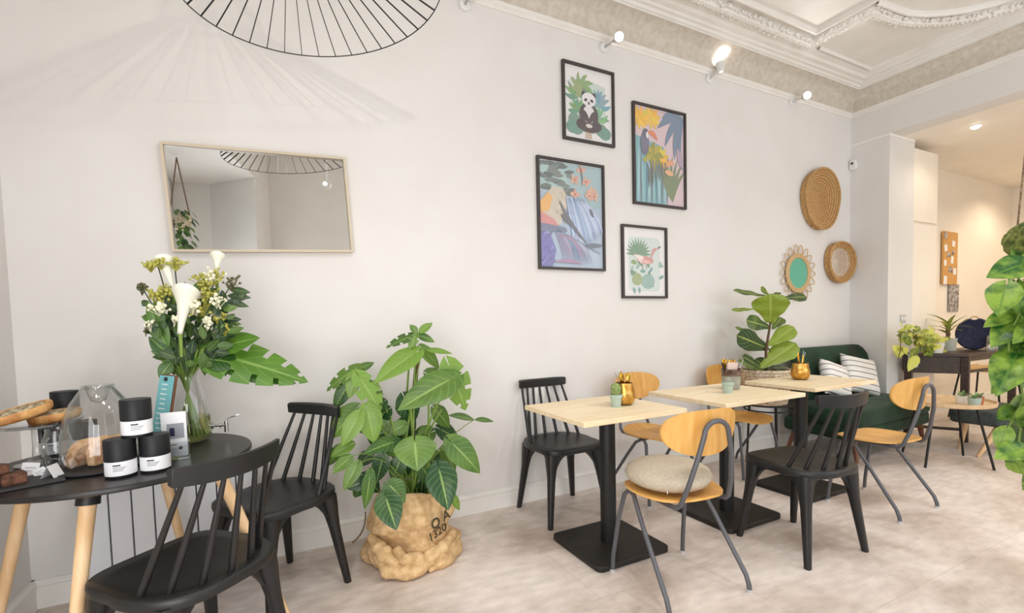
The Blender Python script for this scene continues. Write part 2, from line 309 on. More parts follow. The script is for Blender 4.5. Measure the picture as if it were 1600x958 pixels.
class Leaves(MB):
    def __init__(s): super().__init__(); s.lf = []
    def leaf(s, base, tip, normal, hw, kind='heart', droop=.15, fold=.15, shade=None, wave=0, nu=14, nv=4, cut=.5):
        base, tip, n = Vector(base), Vector(tip), Vector(normal); d = tip-base; Ln = d.length; d /= Ln
        n = (n-n.dot(d)*d); n = n.normalized() if n.length > 1e-4 else d.orthogonal().normalized(); sd = d.cross(n)
        sh = random.random() if shade is None else shade
        ph = random.random()*6
        def W(u):
            if kind in ('heart', 'monstera'): return ((u/.30)**.42 if u < .30 else max(0, 1-((u-.30)/.70)**1.75)) if u > 0 else 0
            if kind == 'fiddle': return (.25+.75*sm(.0, .75, u))*math.sqrt(max(0, 1-max(0, (u-.62)/.38)**2.2))*min(1, (u/.08))**.5
            if kind == 'lance': return math.sin(PI*min(1, max(0, u))**.85)**.9
            if kind == 'strap': return (min(1, u/.15)**.6)*(1-u**2.5)
            return math.sin(PI*u)**.7
        vs, cs, fs = [], [], []
        for i in range(nu+1):
            u = i/nu; wv = W(u) if 0 < i < nu else (W(.02)*.2 if i == 0 else 0.0)
            for j in range(-nv, nv+1):
                v = j/nv; a = abs(v); uu = u
                if kind in ('heart', 'monstera'): uu = u-.26*(a**1.3)*(1-u)**2.4+.02
                if kind == 'monstera': uu += .13*a*a*u*(1-u)*2
                bend = -droop*Ln*(u*u)+fold*hw*wv*a - wave*hw*math.sin(u*17+ph+v)*a - .12*hw*wv*a*a*a
                p = base+d*(uu*Ln)+sd*(v*wv*hw)+n*bend
                vs.append(p); cs.append((a, u, sh))
        k = 2*nv+1
        for i in range(nu):
            for j in range(2*nv):
                if kind == 'monstera' and i % 4 == 3 and 3 <= i < nu-2 and (j < nv*(1-cut)-.5 or j >= nv*(1+cut)-.5): continue
                fs.append((i*k+j, (i+1)*k+j, (i+1)*k+j+1, i*k+j+1))
        s.add(vs, fs); s.lf += cs
    def finish(s, name, m, parent=None):
        me = bpy.data.meshes.new(name); me.from_pydata(s.v, [], s.f); me.materials.append(m)
        at_ = me.color_attributes.new('leaf', 'FLOAT_COLOR', 'POINT')
        for i, c in enumerate(s.lf): at_.data[i].color = (*c, 1)
        me.polygons.foreach_set('use_smooth', [True]*len(me.polygons))
        o = bpy.data.objects.new(name, me); C.objects.link(o)
        if parent is not None: o.parent = parent; o.matrix_parent_inverse = Matrix.Translation(-parent.location)
        return o
def adopt(o, parent):          # parts modelled in world space under an Empty that stands elsewhere
    o.parent = parent; o.matrix_parent_inverse = Matrix.Translation(-parent.location); return o
def bez(a, b, c, n=8):
    a, b, c = Vector(a), Vector(b), Vector(c); return [(1-t)**2*a+2*t*(1-t)*b+t*t*c for t in (i/n for i in range(n+1))]
def rrect(w, d, r, n=5, cx=0, cy=0):
    o = []
    for k, (sx, sy) in enumerate(((1, 1), (-1, 1), (-1, -1), (1, -1))):
        for i in range(n+1):
            t = (k+i/n)*PI/2; o.append((cx+sx*(w/2-r)+r*math.cos(t), cy+sy*(d/2-r)+r*math.sin(t)))
    return o

# ================================================================== THE ROOM
W, XL, XB, ZC, YR = 2.78, -1.005, 5.33, 3.5, -1.32      # main wall y, left wall x, end wall x, ceiling z, rear wall y
FZ, XF = 2.945, 9.36                                     # far room ceiling, far wall
struct('floor', MB().box((4.2, .72, -.05), (10.8, 4.6, .1)), M['floor_vinyl'], smooth=False)
struct('wall_main', MB().box(((XL+XB)/2+.1, W+.06, 1.75), (XB-XL+.4, .12, 3.7)), M['wall_paint'], smooth=False)
# left wall with a window opening nearer than the camera
wl = MB(); wl.box((XL-.06, 1.82, 1.75), (.12, 2.0, 3.7)); wl.box((XL-.06, .1, .1), (.12, 1.5, .4)); wl.box((XL-.06, .1, 3.15), (.12, 1.5, .9)); wl.box((XL-.06, -1.0, 1.75), (.12, .75, 3.7))
struct('wall_left', wl, M['wall_paint'], smooth=False)
wn = MB()
for y0, z0, dy, dz in ((-.62, 1.5, .06, 2.4), (.82, 1.5, .06, 2.4), (.1, .33, 1.5, .06), (.1, 2.68, 1.5, .06), (.1, 1.5, .04, 2.3)): wn.box((XL-.05, y0, z0), (.07, dy, dz))
wo = struct('window_1', wn, M['trim_paint'], smooth=False)
MB().box((XL-.06, .1, 1.5), (.01, 1.4, 2.3)).build('pane', M['glass_pane'], wo, smooth=False)
# rear wall with the shop window the daylight comes through
wr = MB(); wr.box((.675, YR-.06, 1.75), (1.15, .12, 3.7)); wr.box((-.425, YR-.06, 2.85), (1.05, .12, 1.7)); wr.box((-1.0, YR-.06, 1.75), (.10, .12, 3.7)); wr.box((3.2, YR-.06, .15), (4.0, .12, .3)); wr.box((3.2, YR-.06, 3.3), (4.0, .12, .6)); wr.box((7.3, YR-.06, 1.75), (4.3, .12, 3.7))
struct('wall_rear', wr, M['wall_paint'], smooth=False)
wn = MB()
for x0, z0, dx, dz in ((1.25, 1.65, .06, 2.7), (5.15, 1.65, .06, 2.7), (3.2, .33, 3.96, .06), (3.2, 2.97, 3.96, .06), (2.5, 1.65, .05, 2.7), (3.85, 1.65, .05, 2.7)): wn.box((x0, YR-.05, z0), (dx, .07, dz))
wo = struct('window_2', wn, M['trim_paint'], smooth=False)
MB().box((3.2, YR-.07, 1.65), (3.9, .01, 2.64)).build('pane', M['glass_pane'], wo, smooth=False)
wn = MB()
for x0, z0, dx, dz in ((-.93, 1.0, .06, 2.0), (.08, 1.0, .06, 2.0), (-.42, .05, 1.0, .1), (-.42, 1.97, 1.0, .06)): wn.box((x0, YR-.05, z0), (dx, .07, dz))
wo = struct('added_door_1', wn, M['trim_paint'], smooth=False)  # unseen glazed door, added to house the low fill light
MB().box((-.42, YR-.07, 1.0), (1.0, .01, 1.9)).build('pane', M['glass_pane'], wo, smooth=False)
# oblique pier and lowered bay ceiling in the rear left corner (seen in the mirror)
struct('trim_9', MB().prism([(-.13, -.78), (.02, -1.24), (.02, -1.32), (-1.0, -1.32), (-1.0, -1.30), (-.62, -1.27)], 2.03, 3.0), M['wall_paint'], smooth=False)
struct('trim_10', MB().prism([(-.36, .05), (.02, -1.24), (.02, -1.32), (-1.0, -1.32), (-1.0, .25)], 3.0, 3.5), M['wall_paint'], smooth=False)
# ceiling + mouldings
struct('ceiling', MB().box((2.2, .73, ZC+.05), (6.6, 4.4, .1)), M['plaster'], smooth=False)
prof = [(0, 3.205), (.008, 3.205), (.010, 3.222), (.020, 3.228), (.020, 3.236), (.026, 3.25)]
prof += [(.026+.125*(1-math.cos(t*PI/2)), 3.25+.15*math.sin(t*PI/2)) for t in (.15, .3, .45, .6, .75, .9, 1)]
i_c = len(prof)
prof += [(.150, 3.412), (.165, 3.414), (.172, 3.430), (.195, 3.432), (.200, 3.448), (.235, 3.452), (.245, 3.474), (.285, 3.480), (.292, 3.5)]
def sweep_corner(mb, pf, z=None, mat=None):
    P = [(XL, W, 0, -1), (XB, W, -1, -1), (XB, YR, -1, 0)]
    vs = [(x+sx*d, y+sy*d, zz) for (x, y, sx, sy) in P for d, zz in pf]; n = len(pf)
    mb.add(vs, [(k*n+i, k*n+i+1, (k+1)*n+i+1, (k+1)*n+i) for k in range(2) for i in range(n-1)], mat)
mb = MB(); sweep_corner(mb, prof[:6]); sweep_corner(mb, prof[i_c-1:])
struct('trim_1', mb, M['plaster'], angle=25)
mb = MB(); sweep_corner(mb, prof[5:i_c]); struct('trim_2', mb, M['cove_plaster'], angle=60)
# thin second moulding and ornamented ribbon with its corner and arc
def ribbon(pts, w, h, name, orn=False, m='plaster', seed=1):
    rnd = random.Random(seed); pts = [Vector((x, y, ZC)) for x, y in pts]; mb = MB(); N = len(pts); vs = []
    pf = [(-w/2, 0), (-w/2, -h*.45), (-w*.32, -h*.6), (-w*.2, -h), (w*.2, -h), (w*.32, -h*.6), (w/2, -h*.45), (w/2, 0)]
    for i, p in enumerate(pts):
        a = (p-pts[i-1]).normalized() if i else (pts[1]-p).normalized(); b = (pts[i+1]-p).normalized() if i < N-1 else a
        n1 = Vector((-a.y, a.x, 0)); n2 = Vector((-b.y, b.x, 0)); nn = (n1+n2).normalized(); k = 1/max(.5, nn.dot(n1))
        vs += [p+nn*(q[0]*k)+Vector((0, 0, q[1])) for q in pf]
    mb.add(vs, [(i*8+j, i*8+j+1, (i+1)*8+j+1, (i+1)*8+j) for i in range(N-1) for j in range(7)])
    if orn:
        for i in range(N-1):
            a, b = pts[i], pts[i+1]; L = (b-a).length; d = (b-a)/L; nn = Vector((-d.y, d.x, 0)); k = int(L/.03)
            for j in range(k):
                for sgn in (-1, 1):
                    c = a+d*(j*.03+rnd.uniform(0, .01))+nn*sgn*(w*.42+rnd.uniform(-.01, .012))+Vector((0, 0, -h*.55+rnd.uniform(-.01, .006)))
                    mb.ball(c, rnd.uniform(.011, .02), 6, 4)
                mb.ball(a+d*(j*.03+.012)+Vector((0, 0, -h)), rnd.uniform(.008, .014), 6, 4)
    struct(name, mb, M[m], angle=50)
arc = [(4.12, 1.99), (4.25, 1.985), (4.42, 1.97), (4.58, 1.92), (4.72, 1.85), (4.84, 1.76), (4.95, 1.64), (5.03, 1.5), (5.07, 1.3)]
ribbon([(.4, 2.45), (4.09, 2.45), (4.09, 2.0)]+arc, .085, .05, 'trim_3', True)
ribbon([(4.02, 1.93), (4.2, 1.92), (4.40, 1.90), (4.54, 1.85), (4.66, 1.78), (4.77, 1.69), (4.86, 1.57), (4.92, 1.42), (4.95, 1.25)], .035, .035, 'trim_4')
ribbon([(.4, 2.34), (3.98, 2.34), (3.98, 1.0)], .03, .035, 'trim_5')
ribbon([(4.24, 2.47), (5.10, 2.47), (5.10, 1.0)], .028, .022, 'trim_6')
# baseboards
mb = MB(); bp = [(0, 0), (.018, 0), (.018, .098), (.024, .104), (.024, .114), (.012, .126), (0, .126)]
mb.prism([(W-a, b) for a, b in bp], XL, XB, 'x'); struct('baseboard_main', mb, M['trim_paint'], smooth=False)
mb = MB(); mb.prism([(XL+a, b) for a, b in bp], -1.3, W, 'y'); struct('baseboard_left', mb, M['trim_paint'], smooth=False)
# end wall: stub, beam, reveal; far room
mb = MB(); mb.box((5.565, 2.61, 1.46), (.47, .34, 2.92)); struct('wall_right', mb, M['wall_paint'], smooth=False)
mb = MB(); mb.box((5.43, .72, 3.225), (.2, 4.12, .56)); struct('trim_7', mb, M['wall_paint'], smooth=False)
struct('trim_11', MB().box((5.563, 2.609, 2.933), (.472, .344, .024)), M['trim_paint'], smooth=False)
struct('wall_far_side', MB().box((7.6, W+.07, 1.5), (4.0, .12, 3.1)), M['warm_wall'], smooth=False)
struct('wall_far', MB().box((XF+.06, .7, 1.5), (.12, 4.4, 3.1)), M['warm_wall'], smooth=False)
struct('trim_8', MB().box((7.50, .73, FZ+.03), (3.93, 4.3, .06)), M['warm_wall'], smooth=False)
struct('baseboard_far', MB().box((7.8, W+.0, .06), (3.0, .02, .12)), M['trim_paint'], smooth=False)
# tall fitted cupboard beyond the reveal
cb = empty('tall_cupboard', (6.053, 2.613, 0), 0, 'tall white built-in cupboard with two plain doors in the back room', 'cupboard')
MB().box((0, 0, 1.44), (.5, .3, 2.88)).build('body', M['warm_wall'], cb, smooth=False)
MB().box((0, -.16, 2.515), (.488, .02, .72)).build('door', M['warm_wall'], cb, bevel=.002)
MB().box((0, -.16, 1.09), (.488, .02, 2.08)).build('door', M['warm_wall'], cb, bevel=.002)
# ---- mouldings' lamps: four wall spotlights
def wall_spot(x, z, head, aim, label, on, energy):
    t = empty('wall_spotlight', (x, W, z), 0, label, 'spotlight', 'spotlights under the cornice')
    b = MB(); b.tube([(0, 0, 0), (0, -.022, 0)], .034, 20); b.build('wall_plate', M['white_plastic'], t)
    h = Vector(head); a = Vector(aim).normalized()
    MB().tube([(0, -.02, 0), h*.5+Vector((0, -.02, 0)), h-a*.03], .0065, 8).build('arm', M['steel'], t)
    m = MB(); m.tube([h-a*.05, h-a*.045, h+a*.03, h+a*.035], [.012, .026, .032, .032], 20, cap=False); hd = m.build('lamp_head', M['white_plastic'], t, solid=.002)
    l = MB(); l.tube([h+a*.020, h+a*.024], .029, 20); l.build('bulb', M['bulb'], hd)
    pos = Vector((x, W, z))+h+a*.07
    light('spotlight_beam', 'SPOT', pos, energy, (1, .97, .93), .02, aim=pos+a, spot=115, blend=.8)
wall_spot(1.131, 3.165, (.02, -.07, .06), (.1, .25, .8), 'small white wall spotlight nearest the round wire pendant, at the photo top', True, 18)
wall_spot(2.193, 3.165, (.055, -.10, .035), (-.35, -.75, -.28), 'small wall spotlight glowing above the sitting panda print', True, 9)
wall_spot(3.261, 3.165, (.06, -.07, .085), (.1, .3, .85), 'small wall spotlight on an angled arm pointing up at the cornice', True, 44)
wall_spot(4.342, 3.185, (.07, -.10, .03), (-.6, -.7, -.2), 'small wall spotlight glowing nearest the corner, above the large woven basket', True, 13)
# recessed downlight in the far room
dl = empty('ceiling_downlight', (5.91, 2.02, FZ), 0, 'small round recessed downlight glowing in the lowered back room ceiling', 'downlight')
MB().lathe([(.03, -.001), (.045, -.001), (.045, -.006), (.03, -.006)], n=24).build('trim_ring', M['white_plastic'], dl)
MB().lathe([(.036, -.004), (.034, -.012), (.022, -.022), (.001, -.026)], n=24).build('lens', M['bulb_warm'], dl)
for p, e in (((5.91, 1.95, FZ-.03), 4), ((7.0, .6, FZ-.03), 20), ((8.5, 2.1, FZ-.03), 15), ((6.4, -.3, FZ-.03), 22), ((7.6, 1.5, FZ-.03), 12)):
    light('downlight_beam', 'SPOT', p, e*2.2, WARM, .04, aim=(p[0], p[1], 0), spot=150, blend=.6)

# ================================================================== WALL THINGS
# wooden wall mirror, hung a little askew
mt = empty('wall_mirror', (-.013, W-.018, 1.868), 0, 'rectangular wall mirror in a thin pale wood frame above the flower bouquet', 'mirror')
mt.rotation_euler = (0, -math.radians(2.6), 0)
mb = MB(); hw, hh, t = .4165, .2575, .012
for sx in (-1, 1): mb.box((sx*(hw-t/2), 0, 0), (t, .034, hh*2))
for sz in (-1, 1): mb.box((0, 0, sz*(hh-t/2)), (hw*2-2*t, .034, t))
mb.build('frame', M['frame_oak'], mt, smooth=False)
MB().box((0, .004, 0), (hw*2-.02, .006, hh*2-.02)).build('mirror_glass', M['mirror'], mt, smooth=False)

# posters ------------------------------------------------------------
pm = mat('print_ink', (1, 1, 1), .5); _n, _l, _b = nodes(pm); _a = _n.new('ShaderNodeAttribute'); _a.attribute_name = 'Col'; _l.new(_a.outputs['Color'], _b.inputs['Base Color'])
class Art(MB):
    def __init__(s, w, h): super().__init__(); s.w, s.h, s.k = w, h, 0
    def poly(s, pts, col):
        s.k += 1; y = -.0002-s.k*.00006
        # keep the drawing inside the sheet
        pts = [(min(.995, max(.005, x)), min(.995, max(.005, z))) for x, z in pts]
        s.add([((x-.5)*s.w, y, (z-.5)*s.h) for x, z in pts], [tuple(range(len(pts)))], 0, srgb(*[k*.86+218*.14 for k in col])[:3])
    def ell(s, cx, cz, rx, rz, col, rot=0, n=20):
        s.poly([(cx+(rx*math.cos(a)*math.cos(rot)-rz*math.sin(a)*math.sin(rot)), cz+(rx*math.cos(a)*math.sin(rot)+rz*math.sin(a)*math.cos(rot))*s.w/s.h*(s.h/s.w if rot == 0 else 1)) for a in (2*PI*i/n for i in range(n))], col)
    def blade(s, x0, z0, x1, z1, wd, col, bend=0):
        dx, dz = x1-x0, z1-z0; L = math.hypot(dx, dz); nx, nz = -dz/L, dx/L; A, B = [], []
        for i in range(9):
            t = i/8; b = bend*math.sin(PI*t); q = wd*math.sin(PI*min(1, t*.92+.08))**.8
            A.append((x0+dx*t+nx*(b+q), z0+dz*t+nz*(b+q))); B.append((x0+dx*t+nx*(b-q), z0+dz*t+nz*(b-q)))
        s.poly(A+B[::-1], col)
def poster(x0, x1, z0, z1, label, draw):
    w_, h_ = x1-x0, z1-z0; t = empty('framed_print', ((x0+x1)/2, W-.012, (z0+z1)/2), 0, label, 'picture', 'framed prints on the white wall')
    mb = MB(); f = .017
    for sx in (-1, 1): mb.box((sx*(w_-f)/2, 0, 0), (f, .022, h_))
    for sz in (-1, 1): mb.box((0, 0, sz*(h_-f)/2), (w_-2*f, .022, f))
    mb.box((0, .009, 0), (w_-f, .003, h_-f)); mb.build('frame', M['frame_black'], t, smooth=False)
    a = Art(w_-2*f, h_-2*f); a.v += [(-a.w/2, 0, -a.h/2), (a.w/2, 0, -a.h/2), (a.w/2, 0, a.h/2), (-a.w/2, 0, a.h/2)]; a.f.append((0, 1, 2, 3)); a.m.append(0); a.c[0] = srgb(232, 230, 230)[:3]
    draw(a); o = a.build('print', pm, t, smooth=False, merge=False); o.location.y = .005
    MB().box((0, -.004, 0), (w_-2*f, .0015, h_-2*f)).build('glazing', M['print_glass'], t, smooth=False)
def panda(a):
    rnd = random.Random(3)
    a.poly([(.12, .82), (.5, .84), (.86, .80), (.87, .3), (.6, .1), (.12, .12)], (200, 214, 206))
    for (x, z, n, L, c) in ((.30, .60, 9, .34, (120, 156, 118)), (.72, .52, 9, .30, (126, 168, 170)), (.28, .38, 7, .24, (112, 150, 112)), (.70, .30, 8, .28, (132, 170, 140))):
        for i in range(n):
            an = PI*(.05+.95*i/(n-1)); a.blade(x, z, x+L*math.cos(an)*.9, z+L*math.sin(an)*.8, .035, tuple(k+rnd.randint(-14, 14) for k in c), rnd.uniform(-.04, .04))
    for i in range(7): a.blade(.36, .74, .36+.26*math.cos(i*.75-.4), .74+.20*math.sin(i*.75-.4), .035, (130+i*4, 166, 116), .03)
    for x, z in ((.2, .26), (.25, .15), (.76, .18), (.84, .14), (.16, .16)): a.ell(x, z, .13, .09, (112+rnd.randint(-8, 8), 148, 134))
    a.poly([(.43, .20), (.55, .20), (.56, .03), (.42, .03)], (196, 178, 158))
    a.ell(.5, .22, .27, .105, (78, 70, 72)); a.ell(.5, .36, .20, .17, (78, 70, 72))
    a.ell(.5, .37, .125, .125, (226, 222, 224)); a.blade(.36, .42, .50, .25, .05, (78, 70, 72)); a.blade(.64, .42, .50, .25, .05, (78, 70, 72))
    a.ell(.5, .28, .05, .04, (78, 70, 72)); a.ell(.5, .21, .07, .028, (214, 208, 204))
    a.ell(.395, .645, .045, .035, (70, 62, 66)); a.ell(.605, .645, .045, .035, (70, 62, 66))
    a.ell(.5, .575, .145, .098, (232, 230, 232)); a.ell(.435, .565, .035, .026, (70, 62, 66), .5); a.ell(.565, .565, .035, .026, (70, 62, 66), -.5)
    a.ell(.5, .535, .02, .012, (60, 54, 58)); a.blade(.46, .515, .54, .515, .006, (60, 54, 58))
def toucan(a):
    rnd = random.Random(5)
    a.poly([(0, 0), (1, 0), (1, 1), (0, 1)], (214, 190, 196)); a.poly([(0, 0), (.62, 0), (.58, .62), (0, .7)], (128, 172, 182))
    for i in range(13):
        x = .02+.052*i; a.blade(x, 0, x+rnd.uniform(-.03, .03), rnd.uniform(.42, .6), .022, [(96, 136, 150), (160, 200, 204), (112, 124, 132), (140, 188, 196)][i % 4])
    for i in range(7): a.blade(.76, .05, .76+.3*math.cos(i*.35+.5), .1+.45*math.sin(i*.25+.7), .03, (122, 136, 104), .04)
    for (x, z, c) in ((.12, .88, (232, 186, 74)), (.34, .90, (238, 192, 84)), (.50, .50, (236, 190, 62))):
        for i in range(10): an = i*2*PI/10+.2; a.blade(x, z, x+.19*math.cos(an), z+.13*math.sin(an), .03, tuple(min(255, k+rnd.randint(-16, 14)) for k in c))
    for (x1, z1, x2, z2) in ((.98, .95, .45, .80), (.98, .95, .60, .62), (.98, .95, .80, .50), (.98, .95, .55, .92), (.98, .95, .93, .48)): a.blade(x1, z1, x2, z2, .05, (112, 132, 156), -.06)
    for i in range(9): a.blade(.36, .52, .36+.22*math.cos(i*.7), .50+.16*math.sin(i*.7), .035, (176, 164, 70) if i % 2 else (150, 146, 76), .02)
    for i in range(6): a.blade(.3+.06*i, .46, .28+.07*i, .16+.03*i, .024, (116, 122, 118))
    a.ell(.20, .62, .085, .12, (112, 112, 132)); a.ell(.22, .72, .06, .055, (96, 98, 118)); a.ell(.25, .71, .026, .035, (235, 232, 230))
    a.blade(.26, .74, .46, .67, .028, (222, 130, 92), .03); a.blade(.62, .42, .80, .46, .035, (222, 160, 120), .02); a.blade(.60, .36, .78, .34, .03, (228, 178, 132))
    a.blade(.24, .46, .30, .36, .02, (150, 176, 196)); a.blade(.86, .62, .98, .40, .05, (176, 156, 178))
def feather(a):
    rnd = random.Random(9)
    a.poly([(0, 0), (1, 0), (1, 1), (0, 1)], (166, 184, 204))
    a.poly([(0, 1), (.6, 1), (.5, .78), (.3, .70), (0, .72)], (168, 194, 194)); a.poly([(.40, 1), (1, 1), (1, .6), (.7, .58), (.45, .72)], (160, 186, 192))
    for i in range(34):      # dark serrated leaves, top left
        x, z = rnd.uniform(.0, .42), rnd.uniform(.70, .99); an = rnd.choice((0.1, 3.0, .4))+rnd.uniform(-.3, .3); a.blade(x, z, x+.17*math.cos(an), z+.06*math.sin(an), .020, rnd.choice(((110, 120, 118), (122, 132, 128), (98, 108, 106))))
    for i in range(8):      # orange seed pods
        x, z = .52+.40*rnd.random(), .70+.27*rnd.random(); an = rnd.uniform(0, 2*PI)
        for k in range(4): a.blade(x, z, x+.085*math.cos(an+k*1.57), z+.055*math.sin(an+k*1.57), .022, (212, 168+rnd.randint(-8, 8), 150))
        a.ell(x, z, .018, .012, (188, 120, 100))
    a.blade(.62, 1, .66, .78, .008, (96, 106, 110), .03)
    a.poly([(0, .42), (.30, .40), (.40, .52), (.44, .66), (.36, .75), (.20, .76), (.10, .68), (0, .62)], (202, 192, 176))
    for i in range(26): x, z = rnd.uniform(.12, .38), rnd.uniform(.45, .74); a.blade(x, z, x+.04, z-.05, .008, rnd.choice(((184, 170, 150), (216, 206, 190), (170, 160, 148))))
    a.poly([(0, .50), (.14, .53), (.20, .66), (.12, .70), (0, .60)], (228, 176, 108)); a.poly([(0, .41), (.28, .39), (.22, .45), (0, .52)], (206, 138, 138))
    a.poly([(0, .33), (.42, .34), (.40, .38), (.0, .41)], (118, 122, 146))
    a.poly([(0, 0), (.18, 0), (.24, .16), (.16, .30), (0, .33)], (118, 116, 178))
    for i in range(16): x, z = rnd.uniform(0, .2), rnd.uniform(0, .3); a.blade(x, z, x+.07, z+.05, .012, rnd.choice(((98, 98, 168), (140, 138, 190), (112, 108, 160))))
    for i in range(30):      # fan of blue feathers sweeping down to the right
        t = i/29; a.blade(.40+.30*t, .66+.02*math.sin(i), .52+.50*t, .04+.30*t, .010+.006*rnd.random(), rnd.choice(((138, 158, 196), (176, 194, 220), (152, 172, 206), (186, 196, 224))), .03)
    for i in range(20): t = i/19; a.blade(.22+.3*t, .34-.04*t, .34+.5*t, .02, .007, rnd.choice(((128, 150, 180), (166, 188, 206), (176, 150, 184))), .04)
    for i in range(14): a.blade(.25+.05*i, .36-.015*i, .30+.05*i, .34-.015*i, .006, (112, 140, 160))
    a.blade(.30, .62, .74, .23, .022, (110, 112, 122), -.03); a.blade(.70, .22, 1.0, .23, .022, (112, 118, 130)); a.blade(.32, .50, .50, .40, .03, (108, 110, 118), .01); a.blade(.78, .58, .84, .50, .022, (104, 108, 122))
    a.blade(.22, .05, .66, .035, .018, (164, 136, 166), .02); a.blade(.28, .30, .62, .17, .010, (172, 136, 158), .04)
def crane(a):
    rnd = random.Random(11)
    a.poly(rrect(.76, .80, .08, 4, .5, .47), (206, 218, 216))
    for i in range(13): an = PI*(i/12); a.blade(.36, .62, .36+.30*math.cos(an), .62+.24*math.sin(an), .022, (112+rnd.randint(-10, 14), 150, 126))
    for i in range(22):
        x, z = rnd.uniform(.16, .86), rnd.uniform(.10, .52); an = rnd.uniform(0, 2*PI); a.blade(x, z, x+.14*math.cos(an), z+.09*math.sin(an), .028, [(112, 148, 118), (150, 182, 172), (140, 166, 118), (126, 164, 164)][i % 4])
    a.ell(.58, .22, .16, .11, (146, 178, 172)); a.ell(.32, .25, .12, .09, (156, 172, 128))
    a.ell(.52, .535, .20, .075, (206, 150, 146), -.05); a.poly([(.24, .62), (.48, .58), (.42, .48)], (240, 226, 220)); a.blade(.66, .56, .84, .72, .028, (206, 150, 146), .05); a.blade(.83, .72, .90, .75, .014, (90, 84, 88))
    a.blade(.40, .52, .66, .50, .03, (226, 178, 172)); a.blade(.46, .48, .44, .38, .006, (150, 110, 104)); a.blade(.54, .48, .55, .38, .006, (150, 110, 104))
poster(1.832, 2.275, 2.474, 3.004, 'black framed print of a panda sitting cross-legged before green leaves', panda)
poster(2.448, 2.990, 2.090, 2.842, 'black framed print of a toucan among yellow flowers, highest on the right', toucan)
poster(1.615, 2.173, 1.577, 2.332, 'large black framed print in blue and orange with feathers and leaves', feather)
poster(2.329, 2.778, 1.382, 1.930, 'smallest black framed print with a pink bird over pale green leaves', crane)

# woven wall baskets -------------------------------------------------
def wall_basket(x, z, rx, rz, depth, mats, label, name_in, seed, tilt=0):
    rnd = random.Random(seed); t = empty('woven_wall_basket', (x, W, z), 0, label, 'basket', 'woven baskets on the wall'); t.rotation_euler = (0, tilt, 0)
    ph = [rnd.uniform(0, 6) for _ in range(3)]
    def wob(a): return 1+.035*math.sin(2*a+ph[0])+.025*math.sin(3*a+ph[1])+.006*math.sin(5*a+ph[2])
    mb = MB(); n = 72; rings = 60; vs = []
    coil = 17
    coil = 12
    def P_(r, k, off=0):
        a = 2*PI*k/n; q = r*wob(a); y = -.012-depth*sm(.45, 1.0, r)-off-.0055*abs(math.sin(PI*r*coil))
        return (q*rx*math.cos(a), y, q*rz*math.sin(a))
    for i in range(1, rings+1):
        for k in range(n): vs.append(P_(i/rings, k))
    for i in range(rings-1):
        r = i/rings
        mb.add([vs[i*n+k] for k in range(n)]+[vs[(i+1)*n+k] for k in range(n)], [(k, (k+1) % n, n+(k+1) % n, n+k) for k in range(n)], (1 if (name_in and r < .70) else 0) if i % 5 else 2)
    mb.add([vs[k] for k in range(n)], [tuple(range(n))], 1 if name_in else 0)
    mb.add([(x_, -.004, z_) for x_, y_, z_ in vs[-n:]]+vs[-n:], [(k, (k+1) % n, n+(k+1) % n, n+k) for k in range(n)], 0)
    mb.loop([P_(1.0, k, .004) for k in range(n)], .011, 8, mat=0)
    mb.build('weave', mats, t, angle=75)
wall_basket(4.76, 2.345,   .275, .282, .045, [M['seagrass'], M['seagrass'], M['seagrass_dark']], 'large oval woven seagrass basket hanging highest on the wall', None, 2)
wall_basket(5.092, 1.752, .215, .205, .045, [M['seagrass'], M['seagrass_pale'], M['seagrass_dark']], 'small woven basket with a pale centre hanging near the corner', 1, 4)
# flower shaped rattan mirror
t = empty('flower_mirror', (4.437, W-.015, 1.625), 0, 'petal shaped rattan mirror with a round centre coloured as a turquoise reflection', 'mirror')
mb = MB(); n = 40
for r in (.150, .164, .178): mb.loop([(r*math.cos(2*PI*k/n), -.006, r*math.sin(2*PI*k/n)) for k in range(n)], .0095, 8)
mb.build('ring', M['rattan'], t, angle=60)
mb = MB()
for i in range(18):
    a = 2*PI*i/18; c = Vector((math.cos(a), 0, math.sin(a))); s_ = Vector((-math.sin(a), 0, math.cos(a)))
    pts = [c*(.18+.085*math.sin(PI*q/12)+.0)+s_*(.032*math.cos(PI*q/12)) for q in range(13)]
    mb.tube([(p.x, -.004-.004*(i % 2), p.z) for p in pts], .0038, 6)
mb.build('petals', M['rattan'], t, angle=60)
MB().tube([(0, .004, 0), (0, -.006, 0)], .146, 40).build('mirror_glass', M['painted_teal_reflection'], t)  # the room's turquoise reflection is put into the disc's colour
# motion sensor and wall socket
s_ = empty('motion_sensor', (XB-.0, 2.745, 2.735), 0, 'small white motion sensor high on the wall by the corner', 'sensor')
mb = MB(); mb.prism(rrect(.062, .10, .022, 5), -.045, 0, 'x'); mb.build('housing', M['white_plastic'], s_, bevel=.006)
MB().tube([(-.046, .0, .012), (-.052, 0, .012)], .011, 14).build('lens', M['ink'], s_)
s_ = empty('wall_socket', (5.613, 2.44, 1.17), 0, 'white double wall socket beside the tall cupboard', 'socket')
MB().box((0, -.005, 0), (.10, .01, .08)).build('plate', M['grey_plastic'], s_, bevel=.003)
for dx in (-.024, .024): MB().tube([(dx, -.0095, 0), (dx, -.0115, 0)], .017, 16).build('outlet', M['white_plastic'], s_)
